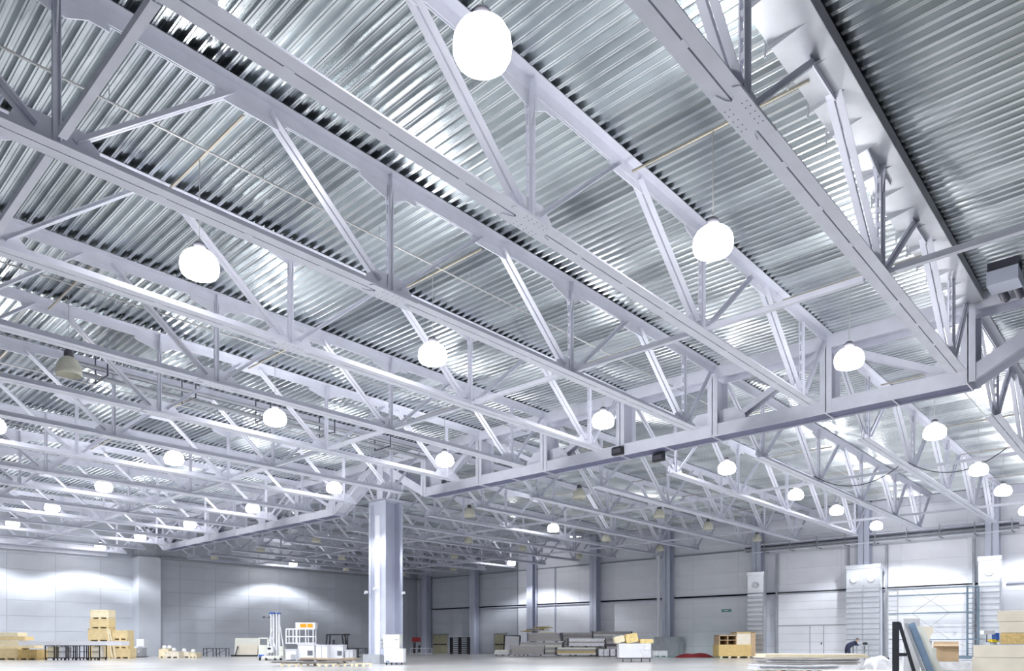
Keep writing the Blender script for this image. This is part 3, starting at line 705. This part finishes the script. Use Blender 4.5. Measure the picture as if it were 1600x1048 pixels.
# wavy sheets on pallets, front
N_ = DY(1040.5); k = N_/FPX
def pallet(px, dep, wd, dpt, label, z0=0., m='palewood', group='timber pallets', rz=0.):
    x, y = G(px, dep)
    t = thing('pallet', label, 'pallet', (x, y, z0), F(px)+rz, group)
    n = 7
    for i in range(n):
        c = -dpt/2+.05+(dpt-.1)*i/(n-1); MB().bb(-wd/2, wd/2, c-.045, c+.045, .105, .125).build('deck_board', m, t)
    for q in (-1, 0, 1):
        for r in (-1, 0, 1): MB().bb(q*(wd/2-.07)-.07, q*(wd/2-.07)+.07, r*(dpt/2-.07)-.06, r*(dpt/2-.07)+.06, .02, .105).build('block', m, t)
        MB().bb(q*(wd/2-.07)-.06, q*(wd/2-.07)+.06, -dpt/2, dpt/2, 0, .02).build('runner', m, t)
    return t
def sheets(name, label, px, dep, wd, dpt, z0, n, th, m, jig=.08, sag=.0, cat='sheets', group=None, rz=0., curl=0.):
    x, y = G(px, dep); t = thing(name, label, cat, (x, y, z0), VIEW+rz, group)
    z = 0
    for i in range(n):
        dx = random.uniform(-jig, jig); dy = random.uniform(-jig, jig); W = wd*random.uniform(.93, 1.0); mm = m[i % len(m)]
        b = MB(); K = 10; vs = []
        for j in range(K+1):
            q = j/K; xx = (q-.5)*W+dx; zz_ = z+curl*abs(2*q-1)**3+sag*math.sin(q*math.pi*2+i*.4)
            vs += [(xx, -dpt/2+dy, zz_), (xx, dpt/2+dy, zz_), (xx, dpt/2+dy, zz_+th*.93), (xx, -dpt/2+dy, zz_+th*.93)]
        fs = []
        for j in range(K):
            a = 4*j; c = a+4
            for e in range(4): fs.append((a+e, a+(e+1) % 4, c+(e+1) % 4, c+e))
        fs += [(0, 3, 2, 1), (4*K, 4*K+1, 4*K+2, 4*K+3)]
        b.add(vs, fs).build('sheet', mm, t); z += th
    return t
for i, px in enumerate((452, 481, 510, 539, 568)):
    pallet(px, N_+.3+.25*(i % 2), .8, 1.1, '%s timber pallet from the left under the curled sheets' % ORD[i+1])
sheets('sheet_pile', 'low pile of curled pale sheets on the pallets before the column', 485, N_+.5, 3.6, 1.15, .145, 4, .022, ['greysheet', 'cream', 'offwhite'], .1, .012, curl=-.0)
sheets('sheet_pile', 'brown grey sheets bowed upward on top of the curled sheet pile', 515, N_+.7, 2.7, 1.0, .262, 4, .03, ['greysheet', 'card'], .05, .02)
# electrical cabinets at the column
O_ = DY(1038.5)
k = O_/FPX
x, y = G(617.5, O_+.45)
t = thing('cabinet', 'white wheeled cabinet standing at the foot of the tall column', 'cabinet', (x, y, 0), VIEW, 'stacked cabinets at the column')
MB().bb(-15*k, 15*k, -.45, .45, .12, 25.5*k).build('body', 'whitebox', t)
MB().bb(-14*k, 14*k, -.47, -.45, .18, 24.8*k).build('door', 'whitebox', t)
MB().bb(-12.5*k, -7*k, -.475, -.47, 4.5*k, 6.5*k).build('plate', 'boardblue', t)
for a in (-.8, -.25, .25, .8): MB().cyl((a*15*k-.03, -.35, .06), (a*15*k+.03, -.35, .06), .06, 10).build('caster', 'black', t)
x, y = G(613.5, O_+.5)
t = thing('cabinet', 'off white cabinet stacked on top of the wheeled cabinet', 'cabinet', (x, y, 25.6*k), VIEW, 'stacked cabinets at the column')
MB().bb(-13*k, 13*k, -.4, .4, 0, 22*k).build('body', 'offwhite', t)
MB().bb(-12.4*k, 12.4*k, -.42, -.4, .05, 21.5*k).build('door', 'offwhite', t)
MB().bb(5*k, 11*k, -.425, -.42, 13*k, 14.5*k).build('plate', 'greybox', t)
b = MB()
for (a, z, r) in ((-15, 9, .09), (-14.5, 2, .08), (-16, 14, .06), (14.5, 4, .07)): b.cyl((a*k-.05, -.3, z*k), (a*k+.05, -.3, z*k), r, 10)
b.cyl((-15*k, -.3, 2*k), (-15*k, -.3, 14*k), .03, 8).cyl((14*k, -.3, 4*k), (12.5*k, -.3, 7*k), .05, 8); b.build('valve', 'greybox', t)
# things at the far wall
Q_ = UW-.5
def farbox(name, label, cat, s0, s1, z0, z1, m, dpt=.1, uu=UW-.02, group=None, parts=()):
    t = thing(name, label, cat, (uu, (s0+s1)/2, z0), 0, group)
    MB().bb(-dpt, 0, -(s1-s0)/2, (s1-s0)/2, 0, z1-z0).build('body' if cat != 'door' else 'leaf_panel', m, t)
    return t
for i, (a, c) in enumerate(((60.9, 63.4), (51.9, 53.6))):
    d = MB().bb(UW-.06, UW-.02, a, c, 0, 2.15).build('door_%d' % (3+i), 'doordark'); struct(d)
    m_ = (a+c)/2
    for (p, q) in ((a+.08, m_-.02), (m_+.02, c-.08)):
        lf = MB().bb(UW-.1, UW-.06, p, q, .02, 2.05).build('door_leaf', 'olive', d)
        MB().bb(UW-.16, UW-.10, p+.08, q-.08, .95, 1.05).build('push_bar', 'black', lf)
    MB().bb(UW-.13, UW-.02, a-.08, a, 0, 2.2).bb(UW-.13, UW-.02, c, c+.08, 0, 2.2).bb(UW-.13, UW-.02, a-.08, c+.08, 2.12, 2.22).build('frame', 'greybox', d)
R_ = 78.0; k = R_/FPX
x, y = G(718.5, 76)
t = thing('wire_rack', 'black slatted rack against the dark wall between the two doors', 'rack', (x, y, 0), 0)
WR = 2.6; HR = 1.75
t.rotation_euler.z = -math.pi/2
for a in (-.5, 0, .5): MB().bb(a*WR-.04, a*WR+.04, -.2, .2, 0, HR).build('upright', 'black', t)
for j in range(8): MB().bb(-WR/2, WR/2, -.2, .2, .08+j*.22, .17+j*.22).build('shelf', 'black', t)
x, y = G(650.5, 74)
t = thing('fire_cabinet', 'dark red fire box on stand near the far corner', 'fire box', (x, y, 0), VIEW)
MB().bb(-.42, .42, -.15, .15, 1.25, 1.72).build('box', 'red', t); MB().bb(-.3, -.05, -.1, .1, .1, 1.2).bb(.2, .4, -.1, .1, .2, .9).build('extinguisher', 'black', t)
MB().bb(-.04, .04, -.03, .03, 0, 1.25).build('stand', 'greybox', t)
x, y = G(658, 72)
t = thing('railing', 'low white railing in front of the dark red fire box', 'railing', (x, y, 0), VIEW)
for a in (-1.05, -.5, 0, .5, 1.05): MB().bb(a-.02, a+.02, -.02, .02, 0, .62).build('post', 'whitebox', t)
for z in (.08, .6): MB().bb(-1.07, 1.07, -.02, .02, z, z+.04).build('rail', 'whitebox', t)
o = MB().cyl((0, 0, 0), (0, 0, 8.4), .06, 8).build('downpipe', 'colg', None, (UW-.5, 65.2, 0)); tag(o, 'thin grey vertical pipe in the far corner', 'pipe')
# white board with black frame
x, y = G(800, 68); k = 68/FPX
t = thing('framed_board', 'white board in a black frame leaning beside the dark wall door', 'board', (x, y, -.06), VIEW)
MB().box((0, 0, 17*k), (22*k, .04, 28*k), 0, .05, -.12).build('panel', 'whitebox', t)
MB().box((12*k, .0, 16*k), (.15, .08, 30*k), 0, .05, -.12).box((0, .12, 31*k), (27*k, .08, .15), 0, .0, 0).box((-12.5*k, .0, 16*k), (.12, .08, 30*k), 0, .05, -.12).build('frame', 'black', t)
# panel piles in front of the white wall
g2 = 'bundled panel piles by the far wall'
def pile(label, x0, x1, y0, y1, dep, m, n=5, group=g2, dpt=1.3, straps=True):
    k = dep/FPX; z0 = ZY(y1, dep); z1 = ZY(y0, dep); z0 = max(z0, 0)
    W = (x1-x0)*k; x, y = G((x0+x1)/2, dep+dpt/2)
    t = thing('panel_pile', label, 'panels', (x, y, z0), VIEW, group)
    th = (z1-z0-.1)/n
    for i in range(n):
        d = random.uniform(-.06, .06)
        MB().bb(-W/2+d, W/2+d, -dpt/2+random.uniform(0, .05), dpt/2, .1+i*th, .1+(i+1)*th-.012).build('panel', m[i % len(m)], t)
    for q in (-.4, 0, .4): MB().bb(q*W-.06, q*W+.06, -dpt/2, dpt/2, 0, .1).build('bearer', 'bolt', t)
    if straps:
        for q in (-.5, .5): MB().bb(q*(W+.1)-.03, q*(W+.1)+.03, -dpt/2-.02, dpt/2, .1, z1-z0).build('end_board', 'bolt', t)
    return t
dP = 61.0
pile('grey strapped panel pile lowest and leftmost of the group', 799, 850, 1008, 1024.3, dP, ['greysheet'], 5)
pile('white low panel pile left of the grey strapped pile', 773, 798, 1015, 1024, dP+.6, ['whitebox', 'offwhite'], 2, straps=False)
pile('grey panel pile with flat white sheet, behind the lowest pile', 812, 878, 1003, 1024.3, dP+1.6, ['greysheet', 'offwhite'], 5)
pile('dark grey panel pile on top at left, under the yellow scrap', 825, 875, 988.5, 1003, dP+1.6, ['greysheet'], 5)
pile('long grey panel pile behind, reaching toward the far column', 878, 924, 988, 1003, dP+3.1, ['greysheet', 'pipe'], 4)
pile('supports under the long grey panel pile, behind', 880, 985, 1003, 1024, dP+3.1, ['greysheet'], 4)
pile('long grey pile behind the cart with dark end', 926, 985, 986, 1003, dP+3.1, ['greysheet', 'pipe', 'film'], 4)
pile('white wrapped panel pile in the middle of the group', 888, 944, 997, 1011, dP, ['film', 'whitebox', 'greysheet'], 5)
pile('pile with one orange board low in the middle', 869, 930, 1011, 1024.3, dP, ['offwhite', 'osb', 'greysheet'], 4)
pile('grey pile end with small stacked frames left of the cart', 946, 962, 1001, 1024.3, dP+.2, ['greysheet', 'bolt'], 5, straps=False)
for i, px in enumerate((939, 947.5, 957)):
    cabinet(px, 1024, 7.5, 12, 'small white carton, %s from left, left of the wheeled cart' % ORD[i+1], dep=dP-.4, dpt=.4, group='small white cartons')
x, y = G(841, dP+2.3); zy = ZY(988.5, dP+1.6)
t = thing('scrap_heap', 'heap of yellow scrap strips on top of the grey panel pile', 'scrap', (x, y, zy), VIEW)
for i in range(14): MB().box((random.uniform(-.9, .8), random.uniform(-.3, .3), .08+i*.035), (random.uniform(.6, 1.8), .12, .05), random.uniform(-.3, .3), random.uniform(-.08, .08)).build('strip', ('hivis', 'olive', 'bolt', 'yellow')[i % 4], t)
# wheeled cart with yellow packages
S_ = DY(1034); k = S_/FPX
x, y = G(990.5, S_+.45)
t = thing('wheeled_cart', 'white wheeled bin cart loaded with yellow packages', 'cart', (x, y, 0), VIEW+.0)
MB().bb(-25*k, 7*k, -.42, .42, .25, 29*k).build('tub', 'whitebox', t)
MB().bb(7*k, 25*k, -.40, .42, .25, 29*k).build('tub_end', 'film', t)
b = MB()
for q in (10, 14, 18, 22): b.bb(q*k, (q+1)*k, -.43, -.40, .3, 18*k)
b.bb(7*k, 25*k, -.43, -.40, 19*k, 20*k); b.build('rib', 'whitebox', t)
MB().bb(-25*k, 25*k, -.42, -.38, .2, .25).bb(-25*k, 25*k, .38, .42, .2, .25).build('frame', 'black', t)
for a in (-19, -6, 10, 23):
    MB().cyl((a*k-.02, -.38, .07), (a*k+.02, -.38, .07), .07, 12).bb(a*k-.02, a*k+.02, -.4, -.36, .08, .22).build('caster', 'black', t)
for i, (px, w_, h_, r, tx) in enumerate(((967, 16, 11, .45, 'small pale yellow package tipped at the left on the cart'), (986, 19, 15, .35, 'largest yellow cylinder-ended package on the cart'), (1009, 21, 7, 0, 'flat yellow package at the right end of the cart'))):
    x, y = G(px, S_+.45); W = w_*k; H = h_*k
    b = MB().box((0, 0, H/2+abs(math.sin(r))*W*.12), (W, .6, H*.8), 0, -r*.5)
    b.box((0, 0, H/2+abs(math.sin(r))*W*.12), (W*.8, .62, H*.95), 0, -r*.5)
    tag(b.build('package', 'yellow' if i else 'palewood', None, (x, y, 29.1*k), VIEW), tx, 'package', 'packages on the cart')
crate(1030, 1024.5, 23, 10, 'low white wrapped box right of the cart', 'film', WD(1030)-4.6, 0, .8, None, name='storage_box', cat='box', battens=False)
# red tarp heap
x, y = G(1085, WD(1085)-4.5); k = (WD(1085)-4.5)/FPX
b = MB(); vs = []; NX = 16; NY = 6
for i in range(NX+1):
    for j in range(NY+1):
        a = i/NX; c = j/NY; hgt = math.sin(math.pi*c)**.6*math.sin(math.pi*a)**.8*(.38+.1*math.sin(7*a+3*c))
        vs.append(((a-.5)*60*k, (c-.5)*1.2, max(.0, hgt)))
b.add(vs, [(i*(NY+1)+j, (i+1)*(NY+1)+j, (i+1)*(NY+1)+j+1, i*(NY+1)+j+1) for i in range(NX) for j in range(NY)])
tag(b.build('tarpaulin', 'red', None, (x, y, .015), VIEW), 'dark red tarpaulin heap on the floor by the white wall', 'tarpaulin')
# cardboard and board crate
T_ = WD(1118)-5.4; k = T_/FPX
x, y = G(1147, T_+1.0)
t = thing('big_crate', 'big wooden crate with cardboard cartons and open shelves on top', 'crate', (x, y, .012), VIEW)
MB().bb(-29*k, 22*k, -.8, .8, .12, 21*k).build('lower_box', 'osb', t)
MB().bb(22*k, 29*k, -.75, .8, .12, 41*k).build('side_panel', 'card', t)
MB().bb(0, 22*k, -.7, .7, 21*k, 39*k).build('carton', 'cream', t)
MB().bb(-28*k, 0, .5, .7, 21*k, 36*k).bb(-28*k, -26.5*k, -.7, .7, 21*k, 36*k).bb(-15*k, -13.5*k, -.7, .7, 21*k, 36*k).bb(-1.5*k, 0, -.7, .7, 21*k, 36*k).bb(-28*k, 0, -.7, .7, 34.5*k, 36*k).bb(-28*k, 0, -.7, .7, 27.5*k, 28.5*k).build('shelf_unit', 'card', t)
MB().bb(-1*k, 28*k, -.75, .8, 39*k, 41*k).build('lid', 'osb', t)
for q in (-25, -12, 2, 18): MB().bb(q*k-.08, q*k+.08, -.8, .8, 0, .12).build('foot', 'palewood', t)
# sheets pile in the right foreground
V_ = 27.5; k = V_/FPX
for i, px in enumerate((1200, 1240, 1280)):
    pallet(px, V_-.3, .85, 1.2, 'timber pallet under the plastic wrapped sheets at right, %s from left' % ORD[i+1])
sheets('sheet_pile', 'plastic wrapped white sheets lowest in the right foreground pile', 1238, V_-.3, 3.0, 1.3, .13, 4, .045, ['film', 'whitebox'], .1, .01)
sheets('sheet_pile', 'grey metal sheets above the plastic wrapped ones at right', 1258, V_+.1, 3.55, 1.3, .315, 5, .045, ['greysheet', 'pipe', 'film'], .15, .008)
sheets('sheet_pile', 'long pale boards on top of the right foreground pile', 1262, V_+.5, 4.0, 1.2, .55, 3, .05, ['cream', 'palewood'], .1, .006)
x, y = G(1355, 24.5)
sheets('sheet_pile', 'low layer of cream boards at the frame bottom before the black stand', 1365, 23.2, 3.2, 1.0, .0, 4, .06, ['cream', 'palewood', 'offwhite'], .2, .0)
x, y = G(1372, 28.5)
b = MB(); vs = []
for i in range(13):
    for j in range(9):
        a = i/12; c = j/8; vs.append(((a-.5)*1.6, (c-.5)*1.2, max(0, math.sin(math.pi*a)*math.sin(math.pi*c)*.62+.10*math.sin(9*a)*math.cos(11*c)*math.sin(math.pi*a)*math.sin(math.pi*c))))
b.add(vs, [(i*9+j, (i+1)*9+j, (i+1)*9+j+1, i*9+j+1) for i in range(12) for j in range(8)])
tag(b.build('plastic_sheeting', 'film', None, (x, y, .01), VIEW), 'crumpled clear plastic sheeting left of the black stand', 'plastic')
# black A stand with blue board
W_ = 20.0; k = W_/FPX
x, y = G(1407, W_)
t = thing('a_frame_stand', 'black steel A frame stand in the right foreground', 'stand', (x, y, 0), VIEW)
h = ZY(971, W_)
t.rotation_euler.z = F(1407); k *= FC(1407)
MB().bb(-13*k, -2*k, -.06, .06, 0, h).build('upright', 'black', t)
for yy in (.45,): MB().bb(-13*k, -4*k, yy-.06, yy+.06, 0, h).build('upright', 'black', t)
MB().bar((-2*k, 0, h-.03), (26*k, 0, .05), [[(-.06, -.045), (.06, -.045), (.06, .045), (-.06, .045)]], (0, 1, 0)).build('leg', 'black', t)
MB().bar((-2*k, .45, h-.03), (26*k, .45, .05), [[(-.06, -.045), (.06, -.045), (.06, .045), (-.06, .045)]], (0, 1, 0)).build('leg', 'black', t)
zc_ = ZY(1022, W_)
MB().bb(-4*k, 10*k, -.04, .04, zc_-.05, zc_+.04).build('crossbar', 'black', t); MB().bb(-13*k, -1*k, 0, .45, h-.08, h).build('crossbar', 'black', t)
def slab(name, label, cat, xt, xb, w_, ytop, dep, m, dpt=.9):
    k = dep/FPX; h = ZY(ytop, dep); x, y = G(xb, dep)
    k *= FC(xb); dpt = min(dpt, .14)
    b = MB().bar((0, 0, 0), ((xt-xb)*k, 0, h), [[(-dpt/2, -w_*k/2), (dpt/2, -w_*k/2), (dpt/2, w_*k/2), (-dpt/2, w_*k/2)]], (0, 1, 0))
    return tag(b.build(name, m, None, (x, y, .0), F(xb)), label, cat)
slab('leaning_board', 'blue grey board leaning on the black A stand', 'board', 1423, 1461, 12, 973, 20.2, 'boardblue')
slab('leaning_board', 'pale grey board edge between stand and blue board', 'board', 1415, 1450, 5, 973, 20.05, 'greybox')
slab('leaning_board', 'cream wrapped board leaning right of the blue board', 'board', 1433, 1472, 16, 978, 20.6, 'offwhite', .14)
x, y = G(1424, 21.6); kk = 21.6/FPX
tag(MB().bb(-13*kk, 13*kk, -.02, .02, 0, ZY(966, 21.6)).build('grey_panel', 'whitebox', None, (x, y, 0), VIEW), 'light grey panel standing behind the black A stand', 'panel')
x, y = G(1446, 21.7); kk = 21.7/FPX*FC(1446)
t = thing('foam_block', 'beige torn foam block above the leaning boards', 'foam', (x, y, ZY(1000, 21.7)), F(1446))
MB().poly([(-10*kk, 0, 0), (6*kk, 0, 0), (9*kk, 0, 10*kk), (13*kk, 0, 14*kk), (11*kk, 0, 24*kk), (-12*kk, 0, 25*kk)], .3, (0, 1, 0)).build('block', 'cream', t)
x, y = G(1453, 21.8)
t = thing('package', 'tall cream wrapped package under the torn foam block', 'package', (x, y, 0), F(1453))
MB().bb(-14*kk, 3*kk, -.2, .25, 0, ZY(1000, 21.7)-.01).bb(3*kk, 10*kk, -.22, .2, 0, ZY(1012, 21.7)).build('wrapping', 'offwhite', t)
# open cardboard box on pallet
X_ = 26.0; k = X_/FPX
pallet(1478, X_+.3, 1.5, 1.1, 'olive pallet under the open cardboard box', 0, 'olive')
o = MB().bb(-.75, .75, -.5, .5, 0, .32).build('storage_box', 'film', None, (*G(1480, X_+.35), .126), F(1480)); tag(o, 'white plastic wrapped base under the open cardboard box', 'package')
x, y = G(1478, X_+.35); zb = .447
H = ZY(1007, X_)-zb
t = thing('cardboard_box', 'open brown cardboard box with raised flaps', 'box', (x, y, zb), F(1478))
W = 40*k*FC(1478)
MB().bb(-W/2, W/2, -.32, -.30, 0, H).bb(-W/2, W/2, .30, .32, 0, H).bb(-W/2, -W/2+.02, -.3, .3, 0, H).bb(W/2-.02, W/2, -.3, .3, 0, H).bb(-W/2, W/2, -.3, .3, 0, .02).build('body', 'card', t)
MB().box((0, -.42, H-.02), (W, .22, .012), 0, 0, .3).build('flap', 'card', t); MB().box((-W/2-.09, 0, H+.02), (.2, .6, .012), 0, .4).build('flap', 'card', t); MB().box((W/2+.09, 0, H+.0), (.2, .6, .012), 0, .5).build('flap', 'card', t); MB().box((0, .36, H+.05), (W, .14, .012), 0, 0, 1.0).build('flap', 'card', t)
# scaffold tower
t = thing('scaffold_tower', 'tall blue grey tube scaffold tower before the second sectional door', 'scaffold', (UW-2.0, 12.15, 0))
sa, sb = 2.25, -2.25   # s offsets: left end, right end
HT = 4.75
for i, s in enumerate((2.55, 1.95, -2.1, -2.7)):
    MB().cyl((0, s, .1), (0, s, HT), .035 if i < 2 else .06, 8).build('standard', 'pipe' if i < 2 else 'scaff', t)
for z in (4.7, 4.3, 3.1, 1.35): MB().cyl((0, 2.5, z), (0, -2.6, z), .03 if z > 4.5 or z < 2 else .045, 8).build('ledger', 'scaff', t)
for s, mm in ((2.25, 'pipe'), (-2.4, 'scaff')):
    b = MB()
    for j in range(14): b.cyl((0, s-.3, .45+j*.32), (0, s+.3, .45+j*.32), .022, 6)
    b.build('rung', mm, t)
for (z0, z1) in ((1.35, 3.1), (3.1, 4.7)):
    MB().cyl((.05, 1.1, z0), (.05, -1.1, z1), .02, 6).build('brace', 'pipe', t); MB().cyl((.08, -1.1, z0), (.08, 1.1, z1), .02, 6).build('brace', 'pipe', t)
MB().cyl((.05, 1.1, 1.35), (.05, -1.1, .15), .02, 6).build('brace', 'pipe', t)
MB().bb(-.4, .4, -2.7, -.5, .12, .32).build('base_beam', 'scaff', t)
for s in (2.55, -2.7): MB().cyl((-.03, s, .08), (.03, s, .08), .08, 10).build('caster', 'black', t)
# stacks of cream panels at right edge
Y_ = 20.0; k = Y_/FPX
zz = 0
lay = [(1517, 1660, 1063, 1027, 'cream', 'lowest cream slab at the right frame edge'), (1519, 1660, 1026, 1007, 'cream', 'thick cream slab above the lowest at the right edge')]
z1 = 0
for i, (x0, x1, ya, yb, m, tx) in enumerate(lay):
    z2 = ZY(yb, Y_); x, y = G((x0+x1)/2, Y_+.3); W = (x1-x0)*k*FC(1588)
    tag(MB().bb(-W/2, W/2, -.45, .45, .0, z2-z1-.008).build('panel_slab', m, None, (x, y, z1), F(1588)), tx, 'slab', 'cream slabs at the right edge'); z1 = z2
Y2 = 24.0; k2 = Y2/FPX; z1 = 0
for i, (x0, yb, m, tx) in enumerate(((1556, 1006, 'greybox', 'grey base under the yellow and cream slabs at far right'), (1562, 988, 'osb', 'yellow slab third from the top at the right edge'), (1560, 970, 'cream', 'cream slab second from the top at the right edge'), (1557, 952.5, 'cream', 'cream slab topmost at the right frame edge'))):
    z2 = ZY(yb, Y2); x1 = 1680; x, y = G((x0+x1)/2, Y2+.3); W = (x1-x0)*k2*FC(1620)
    tag(MB().bb(-W/2, W/2, -.45, .45, .0, z2-z1-.008).build('panel_slab', m, None, (x, y, z1), F(1620)), tx, 'slab', 'cream slabs at the right edge'); z1 = z2
x, y = G(1552, 22.5)
t = thing('tool_case', 'small dark blue case with yellow cup beside the cream slabs', 'case', (x, y, ZY(1002, 22.5)-.02), VIEW)
MB().bb(.02, .12, -.1, .1, .05, .28).build('case', 'blue', t); MB().bb(-.1, .12, -.1, .1, 0, .09).build('cup', 'hivis', t)
MB().bb(-.05, .06, -.08, .08, -(ZY(1002, 22.5)-.02), 0).build('stand', 'greybox', t)
MB().bb(-.35, -.02, -.1, .1, .24, .36).build('roll', 'whitebox', t); MB().cyl((-.2, 0, -.0), (-.2, 0, .24), .015, 6).bb(-.22, .0, -.02, .02, 0, .02).build('stem', 'bolt', t)

# bench and bending worker
BD = 44.0; k = BD/FPX
x, y = G(1344, BD)
t = thing('work_bench', 'small grey bench the worker bends over', 'bench', (x, y, 0), VIEW)
hb = ZY(1007, BD)
MB().bb(-9*k, 11*k, -.3, .3, hb-.05, hb).build('bench_top', 'greybox', t)
for a in (-8, 10):
    for c in (-.25, .25): MB().bb(a*k-.03, a*k+.03, c-.03, c+.03, 0, hb-.05).build('leg', 'greybox', t)
tag(MB().lathe([(0, 0), (.1, 0), (.16, .06), (.12, .14), (0, .16)], 10).build('tool_bag', 'black', None, (*G(1352, BD), hb), VIEW), 'small black bag on the grey bench', 'bag')
def skin(name, joints, edges, m, parent, sub=2):
    me = D.meshes.new(name); me.from_pydata([j[:3] for j in joints], edges, [])
    me.materials.append(M[m]); ob = D.objects.new(name, me); COL.objects.link(ob); ob.parent = parent
    md = ob.modifiers.new('skin', 'SKIN'); md.use_smooth_shade = True
    if not me.skin_vertices: me.attributes  # layer is made with the modifier below
    import bmesh
    bm = bmesh.new(); bm.from_mesh(me); ly = bm.verts.layers.skin.verify(); bm.verts.ensure_lookup_table()
    for i, j in enumerate(joints):
        r = j[3] if isinstance(j[3], tuple) else (j[3], j[3]); bm.verts[i][ly].radius = r
    bm.verts[0][ly].use_root = True
    bm.to_mesh(me); bm.free()
    sd = ob.modifiers.new('sub', 'SUBSURF'); sd.levels = sub; sd.render_levels = sub
    return ob
x, y = G(1324, BD-.05)
pt = thing('person', 'person in navy work clothes bending over the grey bench', 'person', (x, y, 0), VIEW)
J = [(0, 0, .88, (.15, .17)), (.12, 0, 1.02, (.15, .17)), (.32, 0, 1.16, (.13, .19)), (.46, 0, 1.20, (.07, .08)), (.53, 0, 1.23, .055),
     (.38, -.2, 1.13, .07), (.52, -.24, .98, .05), (.66, -.14, 1.0, .035), (.38, .2, 1.13, .07), (.52, .24, .98, .05), (.68, .12, 1.0, .035),
     (.02, -.11, .78, .10), (.08, -.12, .46, .07), (-.02, -.12, .12, .05), (.10, -.12, .04, .04), (-.02, .11, .78, .10), (-.02, .12, .46, .07), (-.14, .12, .12, .05), (-.02, .12, .04, .04)]
EG = [(0, 1), (1, 2), (2, 3), (3, 4), (2, 5), (5, 6), (6, 7), (2, 8), (8, 9), (9, 10), (0, 11), (11, 12), (12, 13), (13, 14), (0, 15), (15, 16), (16, 17), (17, 18)]
skin('clothed_body', J, EG, 'cloth', pt)
hd = MB().lathe([(0, -.12), (.05, -.11), (.075, -.05), (.085, .02), (.08, .07), (.05, .115), (0, .125)], 14).build('head', 'skin', pt, (.60, 0, 1.30)); hd.rotation_euler = (0, .6, 0)
MB().lathe([(.088, .01), (.09, .06), (.06, .12), (0, .135)], 14).build('hair', 'bolt', pt, (.59, 0, 1.305)).rotation_euler = (0, .2, 0)
for yy in (-.12, .10):
    b = MB().box((.71, yy, 1.0), (.09, .08, .03))
    for f, ln in zip((-.03, -.01, .012, .032), (.07, .08, .075, .055)): b.cyl((.75, yy+f, 1.0), (.75+ln, yy+f, .985), .009, 6)
    b.cyl((.70, yy+.04, 1.0), (.75, yy+.075, .99), .010, 6); b.build('hand', 'skin', pt)
